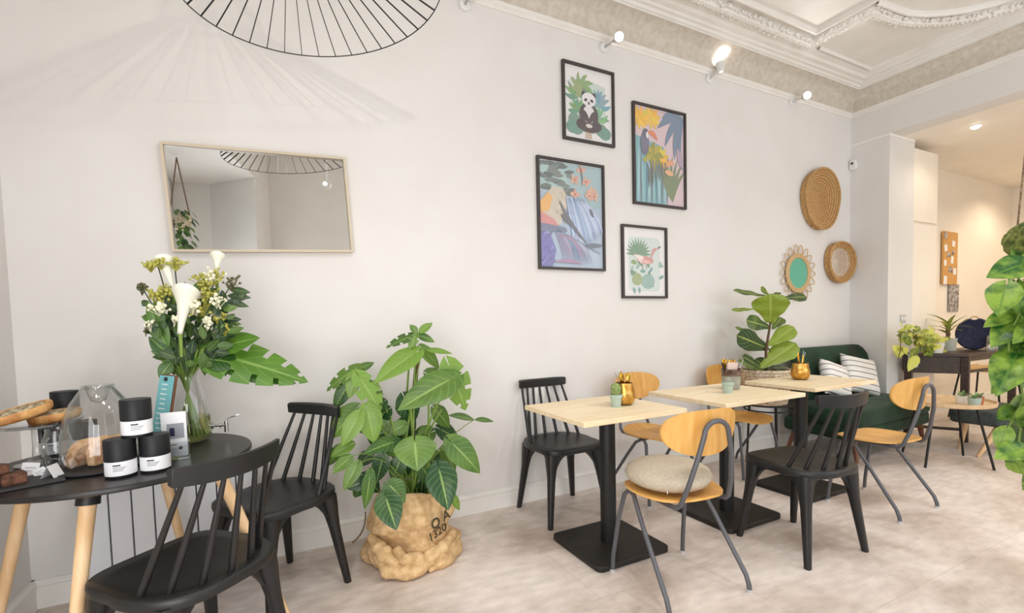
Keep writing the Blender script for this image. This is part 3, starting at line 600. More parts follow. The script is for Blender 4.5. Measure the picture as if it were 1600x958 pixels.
# cork board with notes, print below it
cbd = empty('cork_board', (7.47, 2.77, 1.89), 0, 'narrow cork pin board with small papers on the back room wall', 'board')
MB().box((0, 0, 0), (.37, .02, .64)).build('board', M['cork'], cbd, smooth=False)
rnd = random.Random(2)
for i, (x, z, dx, dz) in enumerate(((-.14, .27, .07, .08), (.07, .18, .07, .07), (-.13, .12, .07, .08), (-.05, .04, .09, .05), (.04, -.02, .06, .09), (-.14, -.06, .06, .07), (.0, -.14, .09, .07), (.11, -.16, .07, .08), (-.13, -.27, .08, .10), (.06, .07, .06, .05))):
    MB().box((x, -.0115, z), (dx, .003, dz), (0, rnd.uniform(-.2, .2), 0)).build('note', M['card_white'] if i % 3 else M['photo_print'], cbd, smooth=False)
pp = empty('photo_poster', (7.62, 2.778, 1.405), 0, 'small grey photo poster hanging below the cork board', 'picture')
MB().box((0, 0, 0), (.27, .006, .34)).build('sheet', M['photo_print'], pp, smooth=False)

# radiator -----------------------------------------------------------
rd = empty('radiator', (-.48, 2.70, .08), 0, 'white flat panel radiator with dark vertical gaps behind the round table', 'radiator')
MB().box((0, .04, .26), (.60, .02, .50)).build('back_panel', M['gap'], rd, smooth=False)
for i in range(8): MB().box((-.305+.0425+i*.083-.0, 0, .26), (.0775, .03, .53)).build('panel', M['white_enamel'], rd, bevel=.003)
for sx in (-.22, .22): MB().box((sx, .02, -.04), (.03, .05, .08)).build('foot', M['white_enamel'], rd, smooth=False)

# large wire pendant lamp --------------------------------------------
LC = Vector((.190, 1.868, 2.428)); pl = empty('pendant_lamp', LC, 0, 'large round black wire pendant lamp with fanned ribs at the photo top', 'lamp')
def rim(a): R = .452; x, y = R*math.cos(a), R*math.sin(a); return Vector((x, y, .135*x-.012*y))
MB().loop([rim(2*PI*k/96) for k in range(96)], .0022, 6).build('outer_ring', M['black_metal'], pl)
APEX = Vector((-.083, .0, .25))
NR = 40
def inn(a): return APEX+(rim(a)-APEX)*.24
MB().loop([inn(2*PI*k/40) for k in range(40)], .003, 6).build('inner_ring', M['black_metal'], pl)
for i in range(NR):
    a = 2*PI*i/NR+.055; p, q = rim(a), inn(a)
    MB().tube([p, p.lerp(q, .5), q], .0042, 6, flat=.4).build('rib', M['black_metal'], pl)
m_ = MB()
for i in range(NR):
    q = inn(2*PI*i/NR+.055); m_.tube(bez(q, q+Vector((0, 0, .07)), APEX+Vector((0, 0, .09)), 5), .0016, 5)
m_.build('wire_crown', M['black_metal'], pl)
MB().tube([APEX+Vector((0, 0, .08)), APEX+Vector((0, 0, .0))], .018, 14).build('socket', M['black_metal'], pl)
MB().ball(APEX+Vector((0, 0, -.03)), .03, 16, 10).build('globe', M['white_plastic'], pl)
MB().tube([APEX+Vector((0, 0, .08)), Vector((APEX.x, 0, ZC-LC.z))], .003, 6).build('cord', M['black_metal'], pl)
# unseen ceiling spotlights, the short-stemmed row added as overhead fill; the first throws the lamp's faint shadow on the wall
def unseen_spot(x, y, drop, aim, energy, color, size, cone, label):
    ts = empty('unseen_spotlight', (x, y, ZC), 0, label, 'spotlight', 'ceiling spotlights over the front of the room')
    MB().tube([(0, 0, 0), (0, 0, -drop)], .008, 8).build('stem', M['white_plastic'], ts)
    d = (V3(aim)-V3((x, y, ZC-drop))).normalized(); h = V3((0, 0, -drop-.02))
    MB().tube([h-d*.05, h+d*.03], [.03, .038], 16).build('lamp_head', M['white_plastic'], ts)
    light('unseen_spotlight_beam', 'SPOT', V3((x, y, ZC))+h+d*.08, energy, color, size, aim=aim, spot=cone, blend=.9)
V3 = Vector
unseen_spot(.50, .80, .93, (-.1, 2.78, 2.2), 14, (1, .93, .84), .012, 125, 'white ceiling spotlight on a long stem, aimed at the round wire pendant')
for x_, y_, e_ in ((-.45, .75, 40), (.75, .45, 37), (1.9, .45, 38), (3.0, .45, 38), (4.2, .5, 28)):
    unseen_spot(x_, y_, .25, (x_+.05, 1.25, 0), e_, (1, .97, .94), .10, 120, 'added ceiling spotlight on a short stem, overhead fill for tables and floor')

# ================================================================== FURNITURE
def cafe_table(x0, x1, y0, y1, bx, by, label, tz=.75, bw=.46, bd=.43):
    t = empty('cafe_table', (bx, by, 0), 0, label, 'table', 'square pine topped cafe tables')
    MB().box(((x0+x1)/2-bx, (y0+y1)/2-by, tz-.0125), (x1-x0, y1-y0, .025)).build('tabletop', M['pine'], t, bevel=.003)
    MB().tube([(0, 0, .03), (0, 0, tz-.03)], .042, 32).build('pole', M['black_metal'], t)
    m = MB(); m.prism(rrect(bw, bd, .035, 5), .002, .030); m.build('base_plate', M['base_iron'], t, bevel=.004)
    MB().box((0, 0, tz-.031), (.30, .30, .010)).build('top_bracket', M['black_metal'], t, bevel=.002)
    return t
cafe_table(1.238, 1.885, 1.745, 2.315, 1.565, 1.998, 'nearest pine cafe table on a black pedestal, holding a gold pot and a cactus', bw=.46, bd=.44)
cafe_table(2.146, 2.845, 1.720, 2.310, 2.45, 1.962, 'middle pine cafe table, holding a two-tone cutlery pot', bw=.46, bd=.42)
cafe_table(3.06, 3.785, 1.790, 2.295, 3.27, 2.012, 'farthest pine cafe table, beside the green sofa', bw=.44, bd=.42)

def make_spindle_chair():
    t = empty('spindle_chair', (0, 0, 0))
    # seat: squarish front, rounded back
    out = []
    for i in range(41):
        a = PI+PI*i/40; out.append((.222*math.copysign(abs(math.cos(a))**.62, math.cos(a)), -.01+.218*math.copysign(abs(math.sin(a))**.86, math.sin(a))))
    for i in range(0, 15):
        a = PI/2*i/14; out.append((.214*math.cos(a)**.45 if a < PI/2-1e-6 else 0, .03+.185*math.sin(a)**.5 if a > 0 else .03))
    left = [(-x, y) for x, y in out[41:]][::-1][1:]
    out += left
    rings = [(.95, .422), (.99, .427), (1, .442), (.992, .455), (.965, .461), (.75, .458), (.45, .454), (.15, .452)]
    m = MB(); n = len(out); vs = []
    for s_, z in rings: vs += [(x*s_, y*s_, z) for x, y in out]
    fs = [(i*n+k, i*n+(k+1) % n, (i+1)*n+(k+1) % n, (i+1)*n+k) for i in range(len(rings)-1) for k in range(n)]
    fs += [tuple(range(n))[::-1], tuple((len(rings)-1)*n+k for k in range(n))]
    m.add(vs, fs); m.build('seat', M['black_plastic'], t, angle=50)
    # crest rail
    def cr(x): return -.262+.05*(x/.18)**2
    m = MB(); vs = []; K = 16
    for i in range(K+1):
        x = -.178+.356*i/K; y = cr(x); h = .031-.004*(abs(x)/.178)**3
        for dy, dz in ((-.010, -h), (.009, -h*.8), (.012, h*.75), (.002, h), (-.014, h)): vs.append((x, y+dy, .803+dz+.006*(x/.18)**2))
    m.add(vs, [(i*5+j, i*5+(j+1) % 5, (i+1)*5+(j+1) % 5, (i+1)*5+j) for i in range(K) for j in range(5)]+[(4, 3, 2, 1, 0), tuple(K*5+j for j in range(5))])
    m.build('crest_rail', M['black_plastic'], t, angle=35, bevel=.002)
    for i in range(7):
        f = (i-3)/3; a = f*math.radians(74); b = Vector((.196*math.sin(a), -.025-.168*math.cos(a), .452)); q = Vector((f*.155, cr(f*.155), .782))
        MB().tube([b, b.lerp(q, .35), q], [.0105, .0100, .0072], 10).build('spindle', M['black_plastic'], t)
    # legs and arched apron
    tops = {}
    for sx in (-1, 1):
        for sy in (-1, 1):
            foot = Vector((sx*.212, sy*.198, 0)); top = Vector((sx*.158, sy*.142, .435)); tops[sx, sy] = (foot, top)
            m = MB(); vs = []
            for k in range(9):
                f = k/8; c = foot.lerp(top, f); wd = .0145+.012*f+.012*sm(.62, 1, f); d1 = Vector((-sx, 0, 0)); d2 = Vector((0, -sy, 0))
                for i in range(12):
                    q = 2*PI*i/12; ce, se = math.cos(q), math.sin(q)
                    vs.append(c+Vector((wd*math.copysign(abs(ce)**.6, ce), wd*math.copysign(abs(se)**.6, se), 0)))
            m.add(vs, [(i*12+k, i*12+(k+1) % 12, (i+1)*12+(k+1) % 12, (i+1)*12+k) for i in range(8) for k in range(12)]+[tuple(range(12))[::-1], tuple(96+k for k in range(12))])
            m.build('leg', M['black_plastic'], t, angle=50)
    def arch(pa, pb):       # curved web between two legs
        (f1, t1), (f2, t2) = pa, pb; m = MB(); vs = []; K = 18; nrm = (t2-t1).cross(Vector((0, 0, 1))).normalized()*.011
        for i in range(K+1):
            u = i/K; e = abs(2*u-1); drop = .028+.150*max(0, (e-.36)/.64)**2.3
            tp = t1.lerp(t2, u); lo = 1-drop/.435; zl = .435-drop
            ax = (f1.lerp(t1, lo)).lerp(f2.lerp(t2, lo), u); lw = Vector((ax.x, ax.y, zl))
            vs += [tp+nrm, tp-nrm, lw-nrm, lw+nrm]
        m.add(vs, [(i*4+j, i*4+(j+1) % 4, (i+1)*4+(j+1) % 4, (i+1)*4+j) for i in range(K) for j in range(4)])
        return m
    m = MB()
    for a, b in (((-1, -1), (1, -1)), ((1, -1), (1, 1)), ((1, 1), (-1, 1)), ((-1, 1), (-1, -1))):
        q = arch(tops[a], tops[b]); m.add(q.v, q.f)
    m.build('apron', M['black_plastic'], t, angle=50)
    return t
sc0 = make_spindle_chair(); G = 'black spindle back chairs'
def put(proto, used, x, y, rz, label, cat, group, s=1):
    o = proto if not used else copy_tree(proto)
    o.location = (x, y, 0); o.rotation_euler = (0, 0, rz); o.scale = (s, s, s); return tag(o, label, cat, group)
put(sc0, 0, 1.605, 2.518, math.radians(180), 'black spindle back chair against the wall at the end of the nearest pine table', 'chair', G)
put(sc0, 1, 2.455, 1.512, -.085, 'black spindle back chair drawn up in front of the middle pine table, seen from behind', 'chair', G)
put(sc0, 1, -.022, 2.377, 2.174, 'black spindle back chair between the round black table and the monstera', 'chair', G)
put(sc0, 1, -.283, 1.822, .738, 'black spindle back chair nearest the camera, pushed to the round table', 'chair', G)

def make_ply_chair():
    t = empty('plywood_chair', (0, 0, 0))
    def outl(w_, d_, e=2.6, n=48): return [(w_*math.copysign(abs(math.cos(q))**(2/e), math.cos(q)), d_*math.copysign(abs(math.sin(q))**(2/e), math.sin(q))) for q in (2*PI*i/n for i in range(n))]
    o = outl(.205, .208, 2.45); n = len(o); vs = []
    def zz(x, y): return .445-.012*(1-min(1, (x/.2)**2+(y/.2)**2))-.030*max(0, (y-.12)/.1)**2+.012*max(0, (-y-.1)/.1)**2
    R = (1, .97, .8, .6, .4, .2, .04)
    for side in (0, 1):
        for s_ in (R if side else R[::-1]):
            for x, y in o: xx = x*s_*(1-.12*max(0, -y/.2)); vs.append((xx, y*s_+.02, zz(xx, y*s_)+(0 if side == 0 else -.011)))
    m = MB(); K = len(R)*2
    m.add(vs, [(i*n+k, i*n+(k+1) % n, (i+1)*n+(k+1) % n, (i+1)*n+k) for i in range(K-1) for k in range(n)]+[tuple(range(n))[::-1], tuple((K-1)*n+k for k in range(n))])
    m.build('seat', M['plywood'], t, angle=40)
    # backrest: wide pill curved around the sitter
    m = MB(); vs = []; NU, NV = 28, 8
    for side in (0, 1):
        for i in range(NU+1):
            x = -.205*math.cos(PI*i/NU); q = abs(x)/.205; hh = .098*max(0, 1-q**2.6)**(1/2.2); hh = max(hh, .003)
            for j in range(NV+1):
                z = .735+hh*(2*j/NV-1)+.012*(x/.2)**2; y = -.205+.060*(x/.2)**2-.10*(z-.735)+.010*side
                vs.append((x, y, z))
    S = (NU+1)*(NV+1); id_ = lambda s_, i, j: s_*S+i*(NV+1)+j; fs = []
    for i in range(NU):
        for j in range(NV): fs += [(id_(0, i, j), id_(0, i+1, j), id_(0, i+1, j+1), id_(0, i, j+1)), (id_(1, i, j+1), id_(1, i+1, j+1), id_(1, i+1, j), id_(1, i, j))]
        fs += [(id_(0, i, 0), id_(1, i, 0), id_(1, i+1, 0), id_(0, i+1, 0)), (id_(0, i+1, NV), id_(1, i+1, NV), id_(1, i, NV), id_(0, i, NV))]
    for j in range(NV): fs += [(id_(0, 0, j+1), id_(1, 0, j+1), id_(1, 0, j), id_(0, 0, j)), (id_(0, NU, j), id_(1, NU, j), id_(1, NU, j+1), id_(0, NU, j+1))]
    m.add(vs, fs); m.build('backrest', M['plywood'], t, angle=50)
    r = .0105
    for sx in (-1, 1):
        rear = [(sx*.178, .085, .418), (sx*.192, .05, .395), (sx*.205, -.02, .30), (sx*.218, -.145, .125), (sx*.222, -.185, .07), (sx*.223, -.20, .03), (sx*.223, -.203, .006)]
        front = [(sx*.178, .085, .418), (sx*.178, .115, .420), (sx*.184, .14, .395), (sx*.200, .165, .28), (sx*.215, .195, .08), (sx*.217, .20, .006)]
        MB().tube(rear, r, 12).build('leg', M['grey_tube'], t); MB().tube(front, r, 12).build('leg', M['grey_tube'], t)
        for p in (rear[-1], front[-1]): MB().tube([(p[0], p[1], 0), (p[0], p[1], .012)], .0125, 12).build('foot_cap', M['grey_plastic'], t)
    top = [(.066*math.cos(PI*i/10), -.236-.0, .735+.055*math.sin(PI*i/10)) for i in range(11)]
    lp = [(.135, .08, .418), (.138, -.10, .418), (.137, -.15, .420), (.133, -.172, .438), (.118, -.20, .52), (.092, -.226, .64)]+top
    lp += [(-x, y, z) for x, y, z in lp[:6]][::-1]
    MB().tube(lp, r, 12, cap=True).build('back_frame', M['grey_tube'], t)
    m = MB(); m.tube([(-.19, .085, .418), (.19, .085, .418)], .009, 10); m.build('cross_bar', M['grey_tube'], t)
    for sx in (-.05, .05): MB().ball((sx, -.203, .735), .0001, 4, 3)
    return t
pc0 = make_ply_chair(); G = 'plywood chairs on grey tube legs'
put(pc0, 0, 1.612, 1.560, math.radians(-4), 'plywood chair on grey tube legs with a round cushion, before the nearest pine table', 'chair', G)
put(pc0, 1, 3.41, 1.585, math.radians(0), 'plywood chair with grey tube legs in front of the farthest pine table, by the sofa', 'chair', G)
put(pc0, 1, 2.33, 2.475, math.radians(180), 'plywood chair against the wall behind the gold pot table, mostly hidden', 'chair', G)
put(pc0, 1, 3.27, 2.50, math.radians(180), 'plywood chair against the wall behind the two-tone pot, its seat showing under the table', 'chair', G)
# cushion
m = MB(); prof_c = [(.0001, 0), (.09, .002), (.15, .012), (.182, .032), (.193, .055), (.184, .078), (.15, .100), (.09, .114), (.03, .117), (.0001, .115)]
m.lathe(prof_c, n=48, wob=lambda a, f: .008*math.sin(3*a+1), cap=False)
cu = m.build('seat_cushion', M['linen'], angle=80); cu.location = (1.60, 1.60, .444)
tag(cu, 'round greige linen cushion on the seat of the nearest plywood chair', 'cushion')
MB().box((-.13, -.127, .028), (.018, .003, .012), (0, 0, .8)).build('care_label', M['card_white'], cu)

# round black table with beech legs ---------------------------------
TX, TY, TZ = -.51, 2.187, .745
rt_ = empty('round_table', (TX, TY, 0), 0, 'round black table on pale wooden legs loaded with cakes and flowers', 'table')
m = MB(); m.lathe([(.001, TZ-.020), (.40, TZ-.020), (.4075, TZ-.015), (.4085, TZ-.006), (.405, TZ), (.001, TZ)], n=96, cap=False); m.build('tabletop', M['black_top'], rt_, angle=40)
for (a, b) in (((-.54, 1.895), (-.603, 1.775)), ((-.215, 2.05), (.02, 2.03)), ((-.46, 2.45), (-.40, 2.64)), ((-.80, 2.24), (-.955, 2.25))):
    p = Vector((a[0]-TX, a[1]-TY, .70)); q = Vector((b[0]-TX, b[1]-TY, 0))
    MB().tube([q, p], [.0135, .0225], 24).build('leg', M['beech'], rt_)
    m = MB(); m.tube([p.lerp(q, .035), p+(p-q)*.04], [.031, .030], 20); m.box((p.x, p.y, TZ-.024), (.11, .11, .008)); m.build('leg_bracket', M['black_metal'], rt_)

# sofa --------------------------------------------------------------
so = empty('green_sofa', (4.72, 2.35, 0), 0, 'small dark green velvet sofa on walnut legs in the corner', 'sofa')
O = Vector((4.72, 2.35, 0))
def rounded_poly(P, r, n=6):
    out = []
    for i, p in enumerate(P):
        p = Vector(p); a = Vector(P[i-1])-p; b = Vector(P[(i+1) % len(P)])-p; a.normalize(); b.normalize()
        A, B = p+a*r, p+b*r
        for k in range(n+1):
            t_ = k/n; out.append(tuple((1-t_)**2*A+2*t_*(1-t_)*p+t_*t_*B))
    return out
base = rounded_poly([(4.05, 2.06), (5.40, 2.10), (5.31, 2.70), (4.08, 2.70)], .10)
m = MB(); m.prism([(x-O.x, y-O.y) for x, y in base], .20, .315); m.build('seat_base', M['velvet'], so, bevel=.03, seg=4)
seat = rounded_poly([(4.045, 2.05), (5.405, 2.09), (5.31, 2.62), (4.08, 2.62)], .12)
m = MB(); n = len(seat); vs = []; cx_, cy_ = 4.72, 2.34
for s_, z in ((.97, .31), (1, .335), (1.005, .38), (.985, .425), (.93, .447), (.8, .455), (.5, .46), (.1, .462)): vs += [((cx_+(x-cx_)*s_)-O.x, (cy_+(y-cy_)*s_)-O.y, z+(.008*math.sin(9*x)*math.sin(11*y) if z > .44 else 0)) for x, y in seat]
m.add(vs, [(i*n+k, i*n+(k+1) % n, (i+1)*n+(k+1) % n, (i+1)*n+k) for i in range(7) for k in range(n)]+[tuple(range(n))[::-1], tuple(7*n+k for k in range(n))]); m.build('seat_cushion', M['velvet'], so, angle=60)
m = MB(); vs = []; NU, NV = 28, 12     # back shell
def bk(u, v, side):
    x = -.60+1.18*u; e = abs(2*u-1); zt = .925-.10*max(0, (e-.82)/.18)**2.2; z = .26+(zt-.26)*v
    wrap = -.10*max(0, (e-.70)/.30)**2*(1-v*.3)
    y = .30+.05*v+wrap-(.09 if side else 0)*(1-.45*max(0, (v-.85)/.15)**2)*(1-.5*max(0, (e-.9)/.1)**2)
    return (x, y, z)
for side in (0, 1):
    for i in range(NU+1):
        for j in range(NV+1): vs.append(bk(i/NU, j/NV, side))
S = (NU+1)*(NV+1); id_ = lambda s_, i, j: s_*S+i*(NV+1)+j; fs = []
for i in range(NU):
    for j in range(NV): fs += [(id_(0, i, j), id_(0, i+1, j), id_(0, i+1, j+1), id_(0, i, j+1)), (id_(1, i, j+1), id_(1, i+1, j+1), id_(1, i+1, j), id_(1, i, j))]
    fs += [(id_(0, i, 0), id_(1, i, 0), id_(1, i+1, 0), id_(0, i+1, 0)), (id_(0, i+1, NV), id_(1, i+1, NV), id_(1, i, NV), id_(0, i, NV))]
for j in range(NV): fs += [(id_(0, 0, j+1), id_(1, 0, j+1), id_(1, 0, j), id_(0, 0, j)), (id_(0, NU, j), id_(1, NU, j), id_(1, NU, j+1), id_(0, NU, j+1))]
m.add(vs, fs); m.build('backrest', M['velvet'], so, angle=70, bevel=.015, seg=3)
for a, b in (((4.24, 2.17), (4.215, 2.13)), ((5.34, 2.18), (5.47, 2.20)), ((4.16, 2.60), (4.12, 2.66)), ((5.22, 2.60), (5.25, 2.67))):
    MB().tube([(b[0]-O.x, b[1]-O.y, 0), (a[0]-O.x, a[1]-O.y, .22)], [.014, .026], 14).build('leg', M['walnut'], so)
# striped cushions
sm_ = mat('striped_cotton', srgb(232, 230, 226), .9); N_, L_, B_ = nodes(sm_)
tc = N_.new('ShaderNodeTexCoord'); sp = N_.new('ShaderNodeSeparateXYZ'); L_.new(tc.outputs['Object'], sp.inputs[0])
f1 = N_.new('ShaderNodeMath'); f1.operation = 'MULTIPLY'; f1.inputs[1].default_value = 19; L_.new(sp.outputs[2], f1.inputs[0])
f2 = N_.new('ShaderNodeMath'); f2.operation = 'FRACT'; L_.new(f1.outputs[0], f2.inputs[0]); f3 = N_.new('ShaderNodeMath'); f3.operation = 'LESS_THAN'; f3.inputs[1].default_value = .16; L_.new(f2.outputs[0], f3.inputs[0])
mx = N_.new('ShaderNodeMix'); mx.data_type = 'RGBA'; mx.inputs[6].default_value = srgb(236, 234, 230); mx.inputs[7].default_value = srgb(120, 118, 120); L_.new(f3.outputs[0], mx.inputs[0]); L_.new(mx.outputs[2], B_.inputs['Base Color'])
def cushion(loc, rot, s_, label):
    m = MB(); vs = []; NN = 16
    for side in (1, -1):
        for i in range(NN+1):
            for j in range(NN+1):
                u, v = 2*i/NN-1, 2*j/NN-1; k = (max(0, 1-u**4)*max(0, 1-v**4))**.5; pin = 1-.07*(1-u*u)*abs(v)**2; piu = 1-.07*(1-v*v)*abs(u)**2
                vs.append((u*s_*piu, side*.062*k, v*s_*pin))
    S = (NN+1)**2; fs = [(b*S+i*(NN+1)+j, b*S+(i+1)*(NN+1)+j, b*S+(i+1)*(NN+1)+j+1, b*S+i*(NN+1)+j+1) for b in (0, 1) for i in range(NN) for j in range(NN)]
    m.add(vs, fs); o = m.build('sofa_cushion', sm_, angle=80); o.location = loc; o.rotation_euler = rot
    return tag(o, label, 'cushion', 'striped cushions on the sofa')
cushion((4.52, 2.47, .635), (-.38, .30, -.12), .17, 'white cushion with thin dark stripes, leaning on the sofa beside the gold cutlery pot')
cushion((4.90, 2.46, .65), (-.40, .22, -.30), .19, 'white cushion with thin dark stripes, nearer the free end of the green sofa')

# console table, stools, side table ---------------------------------
CA, CB, CC, CD = (5.75, 2.0), (6.82, 2.0), (6.82, 2.40), (5.53, 2.39)
co = empty('console_table', (6.2, 2.2, 0), 0, 'dark wooden console table with a deep apron in the back room', 'table')
q = lambda p: (p[0]-6.2, p[1]-2.2)
MB().prism([q((CA[0]-.03, CA[1]-.03)), q((CB[0]+.03, CB[1]-.03)), q(CC), q((CD[0]-.02, CD[1]))], .80, .83).build('tabletop', M['dark_wood'], co, bevel=.004)
for p in (CA, CB, (CC[0], CC[1]-.03), (CD[0]+.03, CD[1]-.03)): MB().box((q(p)[0], q(p)[1], .40), (.06, .06, .80), (0, 0, .2)).build('leg', M['dark_wood'], co, bevel=.004)
def beam(mb, a, b, z0, z1, th=.02):
    a, b = Vector(a), Vector(b); d = (b-a); L = d.length; c = (a+b)/2; mb.box((c.x, c.y, (z0+z1)/2), (L, th, z1-z0), (0, 0, math.atan2(d.y, d.x)))
m = MB(); beam(m, q(CD), q(CA), .64, .80); m.build('apron', M['dark_wood'], co, smooth=False)
m = MB(); beam(m, q(CA), q(CB), .755, .80); m.build('apron', M['dark_wood'], co, smooth=False)
m = MB(); beam(m, q(CD), q((CC[0], CC[1]-.03)), .66, .80); m.build('apron', M['dark_wood'], co, smooth=False)
m = MB(); beam(m, q(CA), q(CB), .645, .665, .03); m.build('rail', M['dark_wood'], co, smooth=False)
m = MB(); beam(m, q(CD), q(CA), .10, .125, .03); m.build('rail', M['dark_wood'], co, smooth=False)
# rattan stool behind it
rs = empty('rattan_stool', (7.35, 2.36, 0), 0, 'low rattan seat on thin black legs behind the dark console table', 'stool')
m = MB()
for i in range(13): m.tube([(-.30+.05*i, -.22, .56+.004*(i % 2)), (-.30+.05*i, .22, .56+.004*((i+1) % 2))], .016, 6)
for j in (-.2, -.07, .07, .2): m.tube([(-.33, j, .575), (.33, j, .575)], .014, 6)
m.build('seat', M['rattan'], rs)
for sx in (-1, 1):
    for sy in (-1, 1): MB().tube([(sx*.34, sy*.22, 0), (sx*.24, sy*.16, .55)], .010, 8).build('leg', M['black_metal'], rs)
# upholstered stool with wooden legs
po = empty('upholstered_stool', (5.60, 1.765, 0), 0, 'low dark grey upholstered stool on pale wooden legs behind the side table', 'stool')
m = MB(); m.prism(rrect(.64, .38, .07, 6), .255, .385); m.build('seat', M['dark_pouf'], po, bevel=.025, seg=4)
for a, b in (((-.20, .10), (-.20, .14)), ((-.24, -.13), (-.38, -.04)), ((.15, -.13), (.04, -.07)), ((.25, .02), (.30, -.03))):
    MB().tube([(b[0], b[1], 0), (a[0], a[1], .27)], [.014, .026], 12).build('leg', M['beech'], po)
# small tray side table
sd_ = empty('side_table', (4.85, 1.80, 0), 0, 'small round pale wood side table on thin black legs holding succulents', 'side table')
m = MB(); m.lathe([(.001, .478), (.285, .478), (.292, .484), (.296, .512), (.290, .512), (.284, .494), (.001, .492)], n=64, cap=False); m.build('tray_top', M['pale_oak'], sd_, angle=40)
for p in ((-.33, 0), (.32, 0), (.015, -.29), (0, .297)): MB().tube([(p[0], p[1], 0), (p[0]*.62, p[1]*.62, .478)], .0085, 10).build('leg', M['black_metal'], sd_)

# black wire stand with basket and fiddle leaf fig -------------------
FX, FY = 3.60, 2.50
st = empty('plant_stand', (3.685, 2.54, 0), 0, 'black wire plant stand with a round top below the woven planter', 'stand')
m = MB(); m.tube([(0, 0, .485), (0, 0, .50)], .20, 36); m.build('top', M['black_metal'], st)
m = MB(); m.loop([(.185*math.cos(k*PI/16), .185*math.sin(k*PI/16), .445) for k in range(32)], .006); m.build('ring', M['black_metal'], st)
for k in range(5):
    a = k*2*PI/5+.3; MB().tube([(.175*math.cos(a), .175*math.sin(a), .49), (.20*math.cos(a), .20*math.sin(a), 0)], .0075, 8).build('leg', M['black_metal'], st)
pb = empty('fiddle_leaf_fig', (3.63, 2.535, .502), 0, 'fiddle leaf fig with broad green leaves in a pale woven basket planter', 'plant')
m = MB()
for i in range(11): m.loop([((.152+.0042*i+.004*(k % 2))*math.cos(k*PI/24), (.152+.0042*i+.004*(k % 2))*math.sin(k*PI/24), .012+i*.026) for k in range(48)], .0145, 6)
m.lathe([(.001, .004), (.150, .004), (.192, .27)], n=32, cap=False); m.build('basket', M['basket_white'], pb, angle=60)
MB().lathe([(.001, .235), (.18, .235)], n=24, cap=False).build('soil', M['soil'], pb)
V = Vector
def P(px, py, Y): return at(px, py, Y)
stem = [V((3.63, 2.53, .74)), P(1197, 545, 2.49), P(1203, 510, 2.5), P(1208, 464, 2.5)]
adopt(MB().tube(stem, [.012, .011, .009, .006], 10).build('stem', M['stem_brown'], merge=False), pb)
lv = Leaves(); CAMV = V((0, 0, EYE))
def lf(lv, b, tp, hw, kind, Y, dy=0, face=(0, 0, 0), **k):
    B = P(b[0], b[1], Y); T = P(tp[0], tp[1], Y+dy); n = (CAMV-(B+T)/2).normalized()+V(face); sc_ = (B-CAMV).dot(FW)/FPX
    lv.leaf(B, T, n, hw*sc_, kind, **k)
for b, tp, hw, dy, fc, sh in (
    ((1203, 464), (1148, 451), 9, .06, (0, 0, 1.2), .35), ((1202, 462), (1190, 449), 5, -.02, (0, 0, .5), .5), ((1222, 466), (1263, 462), 9, -.05, (.2, 0, .4), .15), ((1205, 462), (1220, 456), 4, 0, (0, 0, .8), .2),
    ((1204, 506), (1204, 461), 27, -.08, (0, 0, .1), .95), ((1183, 483), (1143, 483), 6, .08, (0, 0, 1.4), .6), ((1204, 512), (1168, 500), 13, .03, (-.2, 0, .4), .25), ((1172, 519), (1149, 511), 4, .05, (0, 0, 1), .4),
    ((1203, 546), (1155, 524), 17, -.02, (-.3, 0, .3), .05), ((1199, 541), (1242, 509), 15, -.08, (.1, 0, .5), .85), ((1187, 575), (1245, 534), 19, -.10, (.2, 0, .4), .9), ((1192, 577), (1163, 556), 9, -.02, (0, 0, .5), .15),
    ((1190, 579), (1158, 563), 9, -.06, (0, 0, .6), .3), ((1196, 575), (1232, 572), 8, -.02, (0, 0, 1), .2), ((1200, 545), (1218, 560), 10, .05, (0, 0, .5), .1), ((1207, 515), (1222, 494), 10, .06, (0, 0, .3), .3), ((1200, 578), (1180, 560), 10, .1, (0, 0, .3), .2)):
    lf(lv, b, tp, hw, 'fiddle', 2.5, dy, fc, shade=sh, wave=.08, droop=.06, fold=.12)
lv.finish('foliage', M['leaf_fig'], pb)

# monstera in the burlap sack ---------------------------------------
MX, MY = .60, 2.42
mo = empty('potted_monstera', (MX, MY, 0), 0, 'big monstera plant growing from a slumped burlap coffee sack on the floor', 'plant')
def fold_(a, f): return .05*math.sin(3*a+4*f)+.035*math.sin(7*a-9*f+1)+.03*math.sin(11*a+15*f)
m = MB()
pf = [(.10, .0), (.205, .004), (.232, .03), (.225, .075), (.175, .112), (.168, .13), (.182, .17), (.178, .235), (.175, .262), (.196, .270), (.214, .250), (.222, .215), (.205, .190), (.196, .20), (.205, .262), (.196, .310), (.178, .345), (.168, .352), (.160, .345), (.155, .31)]
rows, n = [], 110; fine = []
for i in range(len(pf)-1):
    for k in range(4):
        f = k/4; fine.append(((pf[i][0]*(1-f)+pf[i+1][0]*f), (pf[i][1]*(1-f)+pf[i+1][1]*f)))
fine.append(pf[-1]); NF = len(fine); vs = []
for i, (r, z) in enumerate(fine):
    for k in range(n):
        a = 2*PI*k/n; low = 1-sm(.10, .22, z); dr = 0
        q = 1+low*(.10*math.sin(2*a+2.4)+.07*math.sin(5*a+z*30)+.035*math.sin(13*a+50*z))+(1-low)*(.03*math.sin(2*a+1)+.035*math.sin(6*a+18*z)+.015*math.sin(15*a-30*z))
        zz = z+(.022*math.sin(3*a+1.2)+.030*math.sin(a+2.6))*sm(.12, .25, z)+low*.02*max(0, math.sin(4*a+1))*(1 if z > .02 else 0)
        vs.append((r*q*math.cos(a), r*q*math.sin(a), max(0.001, zz)))
